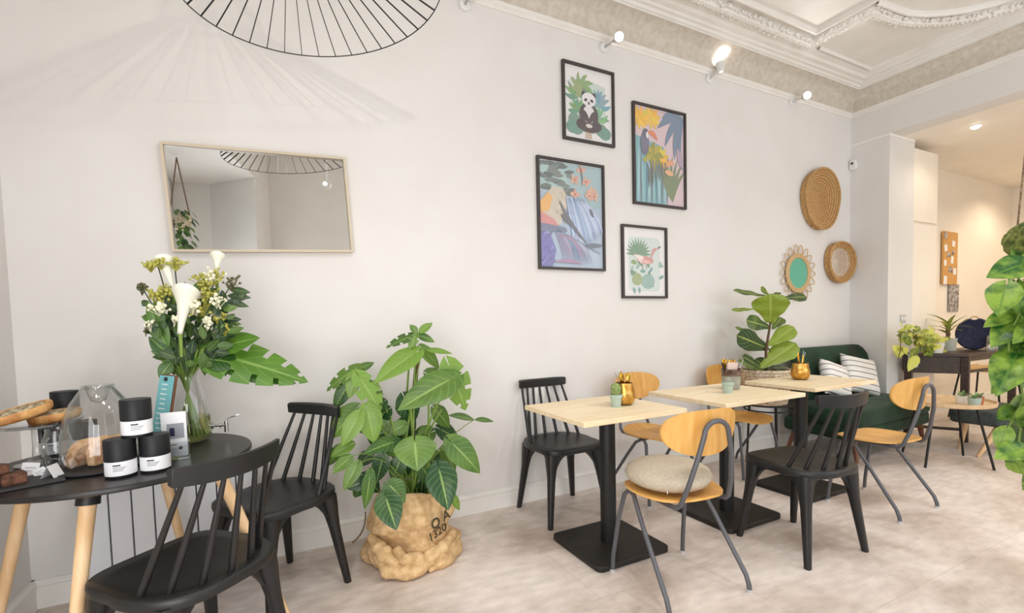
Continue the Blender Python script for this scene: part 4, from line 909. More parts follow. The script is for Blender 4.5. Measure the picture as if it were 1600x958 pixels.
m.add(vs, [(i*n+k, i*n+(k+1) % n, (i+1)*n+(k+1) % n, (i+1)*n+k) for i in range(NF-1) for k in range(n)]); sack = m.build('burlap_sack', M['burlap'], mo, angle=180, subsurf=1)
# folds of loose cloth in front
def roll(pts, rr):
    N = 26; P0 = [V(p) for p in pts]; out = []
    for i in range(N+1):
        t_ = i/N*(len(P0)-1); k = min(int(t_), len(P0)-2); f = t_-k; f = f*f*(3-2*f); out.append(P0[k].lerp(P0[k+1], f))
    return out, [rr*(.35+.65*math.sin(PI*min(1, max(0, i/N)))**.5)*(1+.12*math.sin(i*1.3)) for i in range(N+1)]
m = MB()
for pts, rr in (([(-.20, -.08, .09), (-.17, -.19, .04), (-.06, -.24, .035), (.03, -.21, .05), (.10, -.17, .085)], .034), ([(-.12, -.15, .13), (-.09, -.20, .09), (.0, -.21, .07), (.10, -.19, .09), (.20, -.10, .12)], .036), ([(.02, -.22, .02), (.12, -.20, .025), (.22, -.10, .03), (.25, .0, .04)], .028), ([(-.21, -.02, .16), (-.18, -.12, .12), (-.12, -.19, .05), (-.08, -.235, .02)], .040)):
    q_, r_ = roll(pts, rr); m.tube(q_, r_, 12)
m.build('cloth_fold', M['burlap'], mo, angle=180)
# stencilled letters on the sack
def glyph(txt, size, loc, rot, name, matn, parent, depth=.0008):
    c = bpy.data.curves.new(name, 'FONT'); c.body = txt; c.size = size; c.extrude = depth; c.align_x = 'CENTER'; c.align_y = 'CENTER'; c.offset = size*.012
    o = bpy.data.objects.new(name, c); C.objects.link(o); dg = bpy.context.evaluated_depsgraph_get(); me = bpy.data.meshes.new_from_object(o.evaluated_get(dg)); bpy.data.objects.remove(o)
    me.materials.clear(); me.materials.append(matn); o = bpy.data.objects.new(name, me); C.objects.link(o); o.parent = parent; o.location = loc; o.rotation_euler = rot; return o
for txt, sz, loc, az in (('1320', .058, (.082, -.196, .180), .40), ('O A', .072, (.100, -.196, .240), .45), ('A', .05, (.138, -.186, .292), .55)):
    glyph(txt, sz, loc, (PI/2-.05, -.22, az), 'stencil', M['ink_sack'], mo)
MB().lathe([(.001, .30), (.16, .30)], n=24, cap=False).build('soil', M['soil'], mo)
lv = Leaves(); rnd = random.Random(21)
H_, MO = 'heart', 'monstera'
ML = [  # base, tip, half width, kind, plane, tip depth, facing, shade
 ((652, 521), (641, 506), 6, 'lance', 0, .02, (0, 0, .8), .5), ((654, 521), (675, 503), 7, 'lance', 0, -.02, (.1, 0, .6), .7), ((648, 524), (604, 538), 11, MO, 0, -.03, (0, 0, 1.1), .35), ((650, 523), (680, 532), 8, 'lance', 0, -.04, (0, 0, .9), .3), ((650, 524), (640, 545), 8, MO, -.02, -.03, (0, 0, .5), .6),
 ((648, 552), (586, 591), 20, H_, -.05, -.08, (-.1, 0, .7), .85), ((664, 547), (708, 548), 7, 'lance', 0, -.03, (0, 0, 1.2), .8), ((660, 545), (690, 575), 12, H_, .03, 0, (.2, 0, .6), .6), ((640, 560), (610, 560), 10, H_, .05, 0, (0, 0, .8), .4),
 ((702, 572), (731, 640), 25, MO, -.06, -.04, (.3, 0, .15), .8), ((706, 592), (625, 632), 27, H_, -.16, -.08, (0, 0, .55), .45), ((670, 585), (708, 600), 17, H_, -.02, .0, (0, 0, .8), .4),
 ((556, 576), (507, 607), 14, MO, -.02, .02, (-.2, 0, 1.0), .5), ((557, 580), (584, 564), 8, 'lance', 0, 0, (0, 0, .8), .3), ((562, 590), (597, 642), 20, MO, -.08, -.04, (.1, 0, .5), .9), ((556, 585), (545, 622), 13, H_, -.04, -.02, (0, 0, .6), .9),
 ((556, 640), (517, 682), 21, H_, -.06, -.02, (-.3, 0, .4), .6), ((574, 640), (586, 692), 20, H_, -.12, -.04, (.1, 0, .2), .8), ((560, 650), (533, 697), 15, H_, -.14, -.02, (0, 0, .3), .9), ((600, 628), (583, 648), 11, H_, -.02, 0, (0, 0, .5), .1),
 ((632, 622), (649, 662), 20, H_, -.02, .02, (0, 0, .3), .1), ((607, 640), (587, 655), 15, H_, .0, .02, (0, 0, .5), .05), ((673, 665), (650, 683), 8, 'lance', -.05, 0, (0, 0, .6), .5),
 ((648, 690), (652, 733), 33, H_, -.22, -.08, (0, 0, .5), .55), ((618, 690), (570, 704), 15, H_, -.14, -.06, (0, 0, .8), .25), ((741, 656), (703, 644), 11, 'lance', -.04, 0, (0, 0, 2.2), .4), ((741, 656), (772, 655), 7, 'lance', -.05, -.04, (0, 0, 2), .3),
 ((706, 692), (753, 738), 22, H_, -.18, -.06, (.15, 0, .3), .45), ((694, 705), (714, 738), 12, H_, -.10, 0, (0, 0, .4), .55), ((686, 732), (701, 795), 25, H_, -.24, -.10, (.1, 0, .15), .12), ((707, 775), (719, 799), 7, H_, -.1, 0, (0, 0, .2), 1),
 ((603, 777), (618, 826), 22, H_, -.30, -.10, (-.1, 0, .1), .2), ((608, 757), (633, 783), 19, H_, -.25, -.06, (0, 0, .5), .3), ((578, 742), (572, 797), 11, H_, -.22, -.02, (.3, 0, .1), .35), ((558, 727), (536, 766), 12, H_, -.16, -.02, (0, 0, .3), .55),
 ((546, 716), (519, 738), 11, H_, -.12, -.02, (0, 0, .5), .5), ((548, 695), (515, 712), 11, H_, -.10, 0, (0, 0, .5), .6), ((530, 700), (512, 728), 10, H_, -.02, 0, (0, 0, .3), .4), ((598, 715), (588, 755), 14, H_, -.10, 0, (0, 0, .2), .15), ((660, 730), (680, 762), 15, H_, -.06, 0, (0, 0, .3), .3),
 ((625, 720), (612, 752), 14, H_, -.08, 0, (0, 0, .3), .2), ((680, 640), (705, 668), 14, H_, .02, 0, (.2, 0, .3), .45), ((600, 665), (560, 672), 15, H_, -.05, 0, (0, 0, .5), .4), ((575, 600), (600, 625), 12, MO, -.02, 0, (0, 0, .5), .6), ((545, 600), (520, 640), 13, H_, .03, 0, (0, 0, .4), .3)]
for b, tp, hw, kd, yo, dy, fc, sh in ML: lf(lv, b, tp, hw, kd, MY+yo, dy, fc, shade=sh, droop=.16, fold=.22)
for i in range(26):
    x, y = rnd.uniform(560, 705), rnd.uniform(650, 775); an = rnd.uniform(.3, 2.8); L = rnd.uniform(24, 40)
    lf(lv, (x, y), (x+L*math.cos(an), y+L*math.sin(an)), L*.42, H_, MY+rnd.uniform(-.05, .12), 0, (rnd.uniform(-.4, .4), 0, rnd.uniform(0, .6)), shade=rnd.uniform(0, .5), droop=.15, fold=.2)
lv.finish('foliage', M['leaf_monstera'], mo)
sm1 = MB(); root = V((MX, MY, .30))
for (px, py, yo, r) in ((650, 522, 0, .007), (702, 572, -.05, .006), (660, 545, 0, .007), (706, 592, -.14, .007), (556, 576, 0, .006), (562, 590, -.06, .006), (600, 628, 0, .008), (648, 690, -.20, .006), (741, 656, -.04, .004), (706, 692, -.16, .005), (686, 735, -.22, .005), (603, 777, -.28, .005), (556, 640, -.05, .006), (574, 640, -.1, .007), (618, 690, -.12, .006), (690, 640, -.05, .009), (640, 620, -.05, .011), (670, 600, -.02, .009), (610, 650, -.02, .009), (545, 716, -.1, .004), (560, 727, -.14, .004), (640, 560, .03, .009)):
    e_ = P(px, py, MY+yo); b_ = root+V((rnd.uniform(-.08, .08), rnd.uniform(-.08, .06), 0)); mid = b_.lerp(e_, .5)+V((0, 0, .10 if py < 700 else .22)); sm1.tube(bez(b_, mid, e_, 8), [r*(1-.06*k) for k in range(9)], 6)
adopt(sm1.build('stems', M['stem_green'], merge=False), mo)
adopt(MB().tube([(MX+.02, MY+.03, .3), P(645, 640, MY+.03), P(652, 560, MY)], .013, 8).build('support_pole', M['stem_brown'], merge=False), mo)
ar = MB(); ar.tube(bez(P(571, 800, MY-.05), P(573, 832, MY-.10), P(551, 848, MY-.15), 6), .004, 6); ar.tube(bez(P(694, 790, MY-.08), P(695, 812, MY-.1), P(697, 824, MY-.12), 6), .0035, 6)
adopt(ar.build('aerial_root', M['stem_brown'], merge=False), mo)

# hanging pothos at the right edge ----------------------------------
HX, HY = 2.34, .66
hp = empty('hanging_pothos', (HX, HY, 1.55), 0, 'hanging pothos with long trailing variegated leaves at the photo edge on the right', 'plant')
def Pf(px, py, d): return atf(px, py, d)
lv = Leaves()
def lfd(lv, b, tp, hw, kind, d, dd=0, face=(0, 0, 0), **k):
    B, T = Pf(b[0], b[1], d), Pf(tp[0], tp[1], d+dd); n = (CAMV-(B+T)/2).normalized()+V(face); lv.leaf(B, T, n, hw*d/FPX, kind, **k)
PL = [((1602, 412), (1549, 428), 22, .0, (0, 0, .3), .3), ((1572, 447), (1560, 489), 22, -.02, (0, 0, .1), .75), ((1588, 446), (1590, 484), 15, -.04, (.2, 0, 0), .5), ((1575, 492), (1540, 507), 13, .0, (0, 0, .5), .8),
 ((1600, 490), (1553, 534), 24, -.03, (0, 0, .4), .45), ((1598, 515), (1562, 545), 19, .02, (-.2, 0, .2), .35), ((1608, 545), (1575, 572), 18, 0, (0, 0, .3), .25), ((1590, 553), (1560, 610), 26, -.05, (0, 0, .1), .6), ((1604, 560), (1598, 600), 16, -.02, (0, 0, .1), .3),
 ((1570, 595), (1552, 612), 10, -.02, (0, 0, .1), .9), ((1590, 640), (1562, 652), 15, -.02, (0, 0, .3), .5), ((1601, 625), (1600, 672), 17, 0, (0, 0, 0), .7), ((1572, 672), (1560, 702), 13, 0, (0, 0, 0), .75), ((1598, 700), (1560, 712), 18, -.02, (0, 0, .3), .6), ((1585, 718), (1600, 744), 14, 0, (0, 0, 0), .85),
 ((1605, 380), (1582, 398), 12, 0, (0, 0, .2), .5), ((1610, 450), (1600, 485), 16, .03, (0, 0, 0), .2), ((1612, 510), (1590, 530), 14, -.05, (0, 0, 0), .7), ((1608, 580), (1612, 612), 16, -.02, (0, 0, 0), .4), ((1615, 640), (1590, 668), 15, .04, (0, 0, 0), .5), ((1612, 690), (1616, 730), 15, 0, (0, 0, 0), .4), ((1625, 430), (1640, 480), 20, 0, (0, 0, 0), .5), ((1630, 520), (1640, 575), 20, 0, (0, 0, 0), .5), ((1640, 600), (1632, 655), 20, 0, (0, 0, 0), .5)]
_r = random.Random(12)
for _ in range(46):
    y_ = _r.uniform(395, 745); x_ = _r.uniform(1578, 1650); L_ = _r.uniform(20, 34); an_ = _r.uniform(.6, 2.6); PL.append(((x_, y_), (x_+L_*math.cos(an_), y_+L_*math.sin(an_)), L_*.42, .06+_r.uniform(0, .12), (_r.uniform(-.5, .5), 0, _r.uniform(0, .5)), _r.uniform(0, .5)))
for b, tp, hw, dd, fc, sh in PL: lfd(lv, b, tp, hw, H_, 1.62+.05*math.sin(b[0]*3.1+b[1]), dd, fc, shade=sh, droop=.18, fold=.22)
lv.finish('foliage', M['leaf_pothos'], hp)
m = MB()
for pts in (((1608, 400), (1590, 440), (1598, 500), (1592, 560), (1600, 640), (1590, 700), (1588, 722)), ((1612, 400), (1604, 470), (1578, 520), (1572, 598)), ((1602, 395), (1580, 420), (1576, 445)), ((1615, 560), (1602, 620), (1588, 645), (1574, 672))):
    m.tube([Pf(x, y, 1.64) for x, y in pts], .0035, 6)
adopt(m.build('vines', M['stem_green'], merge=False), hp)
m = MB(); c_ = Pf(1624, 375, 1.66); m.lathe([(max(.001, .086*math.sin(PI*i/16)**.8), -.075*math.cos(PI*i/16)) for i in range(17)], c_, 48, cap=False, wob=lambda a, f: .07*math.sin(5*a+9*f)+.05*math.sin(13*a-20*f)); adopt(m.build('moss_ball', M['moss'], merge=False), hp)
m = MB()
for dx, dy in ((.06, 0), (-.03, .05), (-.03, -.05)): m.tube([c_+V((dx, dy, .0)), V((c_.x, c_.y, 2.5)), V((c_.x, c_.y, ZC))], .003, 6)
adopt(m.build('hanging_rope', M['rope'], merge=False), hp)
# hanging plant by the side window (seen in the wall mirror)
h2 = empty('hanging_planter', (-.80, -.30, 2.36), 0, 'leafy hanging planter on two ropes, reflected in the wall mirror', 'plant')
MB().lathe([(.05, -.10), (.09, -.06), (.10, .03), (.095, .04)], n=24, cap=True).build('pot', M['basket_white'], h2)
for sx in (-1, 1): MB().tube([(sx*.09, 0, .0), (0, 0, .62)], .006, 6).build('rope', M['rope'], h2)
lv = Leaves()
for i in range(70):
    a, r = rnd.uniform(0, 2*PI), rnd.uniform(.04, .13); z = rnd.uniform(-.30, .10); b = V((-.80+r*math.cos(a), -.30+r*math.sin(a), 2.36+z))
    lv.leaf(b, b+V((.05*math.cos(a), .05*math.sin(a), -.05)), V((math.cos(a), math.sin(a), .3)), .022, H_, nu=8, nv=2)
lv.finish('foliage', M['leaf_dark'], h2)

# ================================================================== THINGS ON THE CAFE TABLES
def spoon(mb, base, top, r=.0035, bowl=.0155):
    base, top = V(base), V(top); d = (top-base).normalized(); mb.tube([base, top-d*.03], [r*.8, r], 8)
    side = d.cross(V((0, 1, .1))).normalized(); nrm = side.cross(d); vs = []
    for i in range(9):
        f = i/8; wv = bowl*math.sin(PI*(.08+.92*f))**.6 if i < 8 else .001
        for j in range(5): q = (j-2)/2; vs.append(top+d*(-.046+.062*f)+side*(wv*q)+nrm*(.006*(q*q-1)))
    mb.add(vs, [(i*5+j, (i+1)*5+j, (i+1)*5+j+1, i*5+j+1) for i in range(8) for j in range(4)])
def gold_pot(x, y, label, s=1):
    t = empty('cutlery_pot', (x, y, .75), 0, label, 'pot')
    m = MB(); m.lathe([(.001, .001), (.030*s, .001), (.041*s, .012), (.0475*s, .035), (.0465*s, .065), (.040*s, .098), (.0385*s, .118), (.0355*s, .118), (.037*s, .098), (.043*s, .065), (.001, .02)], n=40, cap=False)
    m.build('pot', M['hammered_gold'], t, angle=50); t.scale = (1.27, 1.27, 1.02); return t
def in_pot(name, x, y, z, b, tp, matn, label, cat, grp, kind='spoon', r=.0032):
    m = MB(); B, T = V((x, y, z))+V(b), V((x, y, z))+V(tp)
    if kind == 'spoon': spoon(m, B, T, r)
    elif kind == 'knife':
        d = (T-B); m.tube([B, B+d*.45, B+d*.5, B+d*.95, T], [r*1.6, r*1.6, r*2.6, r*2.6, r*.6], 8, flat=.3, up=(1, 0, 0))
    else: m.tube([B, T], r, 8)
    return tag(m.build(name, matn, solid=.001 if kind == 'spoon' else 0, merge=False), label, cat, grp)
gp = (1.702, 2.02); gold_pot(*gp, 'hammered gold pot of cutlery on the nearest pine table')
for i, (b, tp, k, mt_, nm) in enumerate((((-.005, 0, .02), (-.018, .0, .168), 'spoon', 'cutlery_gold', 'spoon'), ((.01, -.01, .02), (.022, -.012, .160), 'spoon', 'cutlery_gold', 'spoon'), ((.0, .01, .02), (.002, .018, .158), 'spoon', 'cutlery_gold', 'spoon'))):
    in_pot(nm, *gp, .75, b, tp, M[mt_], 'gold spoon standing in the gold pot on the nearest pine table', 'spoon', 'gold spoons in the nearest pot', k)
for i in (0, 1): in_pot('drinking_straw', *gp, .75, (.01, .0, .02), (-.062+.012*i, -.01*i, .182-.004*i), M['steel'], 'thin metal straw slanting out of the gold pot on the nearest pine table', 'straw', 'metal straws in the nearest pot', 'straw', .0018)
def cactus(x, y, label, kindc, s=1, name='potted_cactus'):
    t = empty(name, (x, y, .75), 0, label, 'plant')
    MB().lathe([(.001, .0), (.0205*s, .0), (.025*s, .045*s), (.0285*s, .046*s), (.0285*s, .060*s), (.025*s, .060*s), (.024*s, .052*s), (.001, .052*s)], n=28, cap=False).build('pot', M['mint_pot'], t, angle=40)
    m = MB()
    if kindc == 'tall': m.lathe([(.014, .05), (.0185, .065), (.020, .085), (.018, .103), (.010, .113), (.001, .116)], n=32, cap=False, wob=lambda a, f: .12*math.cos(8*a)); m.ball((-.014, 0, .095), .010, 10, 6)
    else: m.lathe([(.020, .05), (.0225, .062), (.0195, .078), (.010, .086), (.001, .088)], n=32, cap=False, wob=lambda a, f: .07*math.cos(12*a))
    m.build('cactus', M['cactus'] if kindc == 'tall' else M['cactus_grey'], t, angle=70); t.scale = (1.2, 1.2, 1.12)
cactus(1.618, 1.985, 'tiny green cactus in a pale mint pot beside the gold pot', 'tall')
cactus(2.478, 1.975, 'tiny round grey cactus in a pale pot in front of the two-tone pot', 'round', 1.05)
tp_ = (2.635, 2.075); t = empty('cutlery_pot', (*tp_, .75), 0, 'two-tone glazed stoneware pot of cutlery on the middle pine table', 'pot')
MB().lathe([(.001, 0), (.050, 0), (.0535, .01), (.0575, .088)], n=40, cap=False).build('lower_glaze', M['glaze_grey'], t, angle=50)
MB().lathe([(.0575, .088), (.0605, .132), (.0615, .134), (.0575, .134), (.055, .09)], n=40, cap=False).build('rim_glaze', M['glaze_dark'], t, angle=50)
nb = MB(); nb.box((-.003, -.012, .150), (.088, .012, .050), (0, .06, 0)); nb.box((.004, .004, .146), (.082, .010, .050), (0, .1, 0)); tag(nb.build('paper_napkin', M['pink_napkin'], bevel=.003), 'pale pink folded napkin standing in the two-tone pot', 'napkin').location = (*tp_, .75)
for i, (x, d) in enumerate(((-.045, .188), (-.022, .184), (.004, .178), (.026, .175), (.046, .172))): in_pot('spoon', *tp_, .75, (x*.5, .02, .02), (x*1.15, .018, d), M['cutlery_gold'], 'gold spoon among the cutlery in the two-tone pot', 'spoon', 'gold spoons in the two-tone pot')
in_pot('knife', *tp_, .75, (-.01, .0, .03), (-.088, .0, .182), M['black_metal'], 'dark handled knife leaning out of the two-tone pot', 'knife', None, 'knife', .003)
in_pot('fork', *tp_, .75, (.02, .0, .03), (.118, .0, .185), M['steel'], 'silver fork leaning far out of the two-tone pot', 'fork', None, 'straw', .0022)
gp = (3.43, 2.115); gold_pot(*gp, 'hammered gold pot of cutlery on the farthest pine table', 1.04)
for b, tp in (((0, 0, .02), (-.026, .0, .200)), ((.01, 0, .02), (.040, 0, .178))): in_pot('knife', *gp, .75, b, tp, M['cutlery_gold'], 'gold handled knife standing in the pot on the farthest pine table', 'knife', 'gold knives in the farthest pot', 'knife', .0042)
for q_ in (0, 1): in_pot('drinking_straw', *gp, .75, (0, .01, .02), (.055+.02*q_, .01, .21-.012*q_), M['steel'], 'thin metal straw slanting out of the pot on the farthest pine table', 'straw', 'metal straws in the farthest pot', 'straw', .0016)

# succulents on the side table --------------------------------------
def succulent(x, y, z, r, h, potm, label, n=9, lm='leaf_succulent'):
    t = empty('potted_succulent', (x, y, z), 0, label, 'plant')
    MB().lathe([(.001, 0), (r*.78, 0), (r, h), (r*.9, h), (r*.85, h*.9), (.001, h*.88)], n=24, cap=False).build('pot', M[potm], t, angle=40)
    lv = Leaves(); rd_ = random.Random(int(x*100+y*10))
    for i in range(n):
        a = i*2.4; e = rd_.uniform(.2, 1.1); b = V((x, y, z+h*.9)); L = r*rd_.uniform(.9, 1.5)
        lv.leaf(b, b+V((L*math.cos(a)*math.cos(e), L*math.sin(a)*math.cos(e), L*math.sin(e)+.01)), V((0, 0, 1)), r*.3, 'lance', nu=6, nv=2)
    lv.finish('foliage', M[lm], t)
succulent(4.765, 1.60, .494, .042, .062, 'mint_pot', 'pale blue potted succulent nearest the front of the side table')
succulent(4.83, 1.70, .494, .040, .060, 'white_cup', 'white potted succulent behind the pale blue one on the side table')
succulent(4.87, 1.61, .494, .032, .062, 'terracotta', 'succulent in a small terracotta pot on the side table')

# things on the console table ---------------------------------------
KZ = .831
dr = empty('potted_dracaena', (6.12, 2.27, KZ), 0, 'long-leaved yellow green plant in a grey pot beside the round navy bag', 'plant')
MB().lathe([(.001, 0), (.062, 0), (.075, .125), (.068, .125), (.001, .115)], n=28, cap=False).build('pot', M['concrete_pot'], dr, angle=40)
lv = Leaves()
for i in range(15):
    a = i*2.4+.4; e = .3+.9*((i*7) % 5)/5; L = .23+.05*(i % 3); b = V((6.12, 2.27, KZ+.16+.008*i)); lv.leaf(b, b+V((L*math.cos(a)*math.cos(e), L*math.sin(a)*math.cos(e)*.7, L*math.sin(e)*.75)), V((0, 0, 1)), .019, 'strap', droop=.35, fold=.3, nu=10, nv=2)
lv.finish('foliage', M['leaf_yellow'], dr)
m = MB()
for i in range(3): m.tube([(6.12-.02+.02*i, 2.27, KZ+.10), (6.12-.03+.03*i, 2.27, KZ+.27)], .008, 6)
adopt(m.build('stem', M['stem_brown'], merge=False), dr)
kp = empty('potted_pothos', (5.72, 2.22, KZ), 0, 'trailing yellow green pothos spreading over the end of the console table', 'plant')
MB().lathe([(.001, 0), (.06, 0), (.075, .10), (.068, .10), (.001, .09)], n=24, cap=False).build('pot', M['white_cup'], kp, angle=40)
lv = Leaves(); rk = random.Random(5)
def kl(x, y, n_, spread, lo=0, hi=1):
    for _ in range(n_):
        a, b = rk.gauss(0, spread[0]), rk.gauss(0, spread[1]); an = rk.uniform(0, PI*2)
        lf(lv, (x+a, y+b), (x+a+11*math.cos(an), y+b+9*abs(math.sin(an))), 5.2, 'heart', 2.14+rk.uniform(-.06, .08), 0, (0, 0, rk.uniform(0, .8)), shade=rk.uniform(lo, hi), nu=8, nv=2)
kl(1425, 521, 26, (14, 5)); kl(1445, 520, 12, (8, 7)); kl(1458, 533, 22, (9, 8)); kl(1405, 546, 10, (6, 4), .5); kl(1452, 545, 12, (10, 4), 0, .6)
lf(lv, (1431, 560), (1420, 578), 7, 'heart', 2.05, 0, (0, 0, .2), shade=.95)
lv.finish('foliage', M['leaf_yellow'], kp)
m = MB()
for pts in (((1440, 548), (1436, 535), (1420, 520), (1402, 518)), ((1445, 548), (1440, 552), (1428, 553), (1426, 562)), ((1442, 548), (1450, 530), (1460, 535)), ((1407, 520), (1407, 548), (1403, 562))): m.tube([P(x, y, 2.10) for x, y in pts], .003, 6)
adopt(m.build('vines', M['stem_brown'], merge=False), kp)
jr = tag(MB().lathe([(.001, 0), (.034, 0), (.040, .02), (.036, .12), (.030, .13)], n=24, cap=False).build('frosted_jar', M['frost'], solid=.002, loc=(5.50, 2.30, .70)), 'pale frosted jar hung at the near end of the console table', 'jar')
# round navy bag
bg = empty('round_handbag', (6.42, 2.17, KZ+.165), 0, 'round navy handbag with a wooden handle standing on the console table', 'bag'); bg.rotation_euler = (0, 0, -math.radians(71)); bg.scale = (.86, .86, .98)
m = MB(); vs = []; n = 56
for yy, rr in ((-.045, .145), (-.055, .155), (-.03, .168), (.03, .168), (.055, .155), (.045, .145)):
    for k in range(n):
        a = 2*PI*k/n; R = rr; dxy = V((math.cos(a)*rr, yy, math.sin(a)*rr))
        d_ = math.atan2(math.sin(a-PI/2), math.cos(a-PI/2)); notch = .022*math.exp(-(d_/.20)**4); dxy.x *= (1-notch/rr); dxy.z *= (1-notch/rr); vs.append(dxy)
m.add(vs, [(i*n+k, i*n+(k+1) % n, (i+1)*n+(k+1) % n, (i+1)*n+k) for i in range(5) for k in range(n)]+[tuple(range(n))[::-1], tuple(5*n+k for k in range(n))]); m.build('body', M['navy'], bg, angle=50)
MB().loop([(.040*math.cos(2*PI*k/24), 0, .140+.040*math.sin(2*PI*k/24)) for k in range(24)], .008, 8).build('handle', M['pale_oak'], bg)
gls = tag(MB().lathe([(.001, 0), (.042, 0), (.045, .15)], n=24, cap=False).build('drinking_glass', M['glass'], solid=.002, loc=(6.365, 2.02, KZ)), 'clear drinking glass in front of the round navy bag', 'glass')
m = MB(); m.box((0, 0, .03), (.10, .07, .05), (0, .2, .3)); m.box((.02, -.01, .06), (.09, .06, .04), (.3, -.2, .5)); tag(m.build('crumpled_cloth', M['card_white'], bevel=.01, loc=(6.50, 2.02, KZ)), 'crumpled white cloth beside the clear glass on the console table', 'cloth')
m = MB(); m.box((0, 0, .006), (.26, .13, .010), (0, 0, .2)); tag(m.build('paper_stack', M['card_white'], loc=(6.68, 2.06, KZ)), 'flat white papers at the far end of the console table', 'paper')

# ================================================================== THINGS ON THE ROUND TABLE
# canisters: black lid, white label, black foot
def make_canister():
    t = empty('canister', (0, 0, 0))
    MB().lathe([(.001, 0), (.0405, 0), (.0415, .003), (.0415, .118), (.001, .118)], n=40, cap=False).build('body', M['canister'], t, angle=40)
    MB().lathe([(.0412, .056), (.0425, .057), (.0425, .120), (.041, .1225), (.001, .1225)], n=40, cap=False).build('lid', M['canister'], t, angle=40)
    m = MB(); n = 40; lo, hi = .009, .054; m.lathe([(.0418, lo), (.0420, lo), (.0420, hi), (.0418, hi)], n=n, cap=False); lb = m.build('label', M['label_white'], t, angle=40)
    for i, (z, L) in enumerate(((.043, .020), (.036, .034), (.031, .030), (.026, .026))):
        mm = MB(); k = 8; vs = []
        for q in range(k+1):
            a = -PI/2-.42+L/.042*q/k
            for dz in (-.0012 if i else -.0022, .0012 if i else .0022): vs.append((.0423*math.cos(a), .0423*math.sin(a), z+dz))
        mm.add(vs, [(2*q, 2*q+2, 2*q+3, 2*q+1) for q in range(k)]); mm.build('printed_line', M['ink_light'] if i else M['ink'], lb, smooth=False)
    return t
can0 = make_canister(); GC = 'white labelled black canisters'
def can(used, x, y, z, rz, label):
    o = can0 if not used else copy_tree(can0); o.location = (x, y, z); o.rotation_euler = (0, 0, rz); tag(o, label, 'canister', GC)
can(0, -.462, 1.920, TZ, .15, 'black canister with a white label, bottom of the front pyramid, beside the glass dome')
can(1, -.374, 1.936, TZ, .05, 'black canister with a white label, bottom of the front pyramid, on the vase side')
can(1, -.418, 1.936, TZ+.1228, .25, 'black canister with a white label on top of the front pyramid')
can(1, -.778, 2.41, TZ, .3, 'black canister with a white label standing behind the stem of the glass cake stand')
can(1, -.688, 2.41, TZ, .2, 'black canister with a white label seen through the glass dome, behind it')
can(1, -.736, 2.405, TZ+.1228, .2, 'black canister on top of the rear pair, behind the tarts')

# cake stand with two tarts
cs = empty('cake_stand', (-.775, 2.26, TZ), 0, 'clear glass footed cake stand carrying two open tarts', 'cake stand')
MB().lathe([(.001, .004), (.060, .002), (.064, .006), (.030, .014), (.016, .030), (.013, .07), (.014, .125), (.030, .140), (.001, .142)], n=40, cap=False).build('foot', M['glass'], cs, angle=60)
MB().lathe([(.001, .142), (.11, .142), (.126, .150), (.130, .158), (.125, .157), (.11, .149), (.001, .149)], n=56, cap=False).build('plate', M['glass'], cs, angle=60)
def tart(loc, rot, rx, label):
    t = empty('open_tart', loc, 0, label, 'tart', 'tarts on the glass cake stand'); t.rotation_euler = rot
    MB().lathe([(.001, 0), (rx*.88, 0), (rx*.97, .008), (rx, .026), (rx*.97, .032), (rx*.88, .030), (rx*.84, .022), (.001, .022)], n=56, cap=False, sy=.72, wob=lambda a, f: .012*math.sin(16*a)+.012*math.sin(5*a)).build('crust', M['crust'], t, angle=70)
    MB().lathe([(rx*.85, .022), (rx*.8, .030), (rx*.5, .035), (.001, .036)], n=56, cap=False, sy=.72, wob=lambda a, f: .03*math.sin(9*a+12*f)).build('filling', M['filling'], t, angle=70)
tart((-.800, 2.235, TZ+.176), (.10, -.27, .30), .088, 'open tart resting tilted on the other, nearer the table edge on the left')
tart((-.728, 2.285, TZ+.150), (.05, -.10, .3), .074, 'open tart lying flat on the cake stand under the tilted one')

# glass dome over two slices of cake on a dark tray
dt = tag(MB().lathe([(.001, 0), (.128, 0), (.137, .006), (.137, .011), (.130, .009), (.001, .007)], n=64, cap=False).build('round_tray', M['slate'], angle=40, loc=(-.552, 2.095, TZ)), 'dark round tray under the glass dome', 'tray')
gd = empty('glass_dome', (-.556, 2.105, TZ+.010), 0, 'clear glass cake dome over slices of loaf cake', 'cake dome')
MB().lathe([(.104, 0), (.107, .004), (.109, .05), (.106, .11), (.096, .165), (.077, .216), (.055, .250), (.044, .265)], n=64, cap=False).build('dome', M['glass'], gd, angle=80)
MB().lathe([(.044, .265), (.047, .270), (.044, .275), (.036, .270), (.030, .250), (.022, .222), (.001, .212)], n=48, cap=False).build('rim', M['glass'], gd, angle=80)
def cake(loc, rot, label, th=1):
    m = MB(); o_ = [(-.042, 0), (.042, 0), (.047, .06), (.040, .080), (.020, .092), (-.020, .092), (-.040, .080), (-.047, .06)]
    m.prism(o_, -.015*th, .015*th, 'y'); o = m.build('cake_slice', M['sponge'], bevel=.003, loc=loc); o.rotation_euler = rot; return tag(o, label, 'cake', 'loaf cake slices under the dome')
cake((-.614, 2.092, TZ+.020), (-.50, 0, -2.2), 'slice of golden loaf cake leaning at the front of the glass dome')
cake((-.550, 2.090, TZ+.014), (0, 0, -2.2), 'slice of loaf cake standing upright under the glass dome')
cake((-.504, 2.092, TZ+.014), (0, 0, -2.2), 'third slice of loaf cake under the glass dome, nearest the canisters', 1.2)
hd = tag(MB().lathe([(.001, 0), (.016, .001), (.022, .018), (.018, .045), (.009, .062), (.013, .075)], n=24, cap=False).build('candle_holder', M['hammered_gold'], solid=.001, loc=(-.52, 2.26, TZ)), 'small gold candle holder behind the glass dome', 'candle holder')
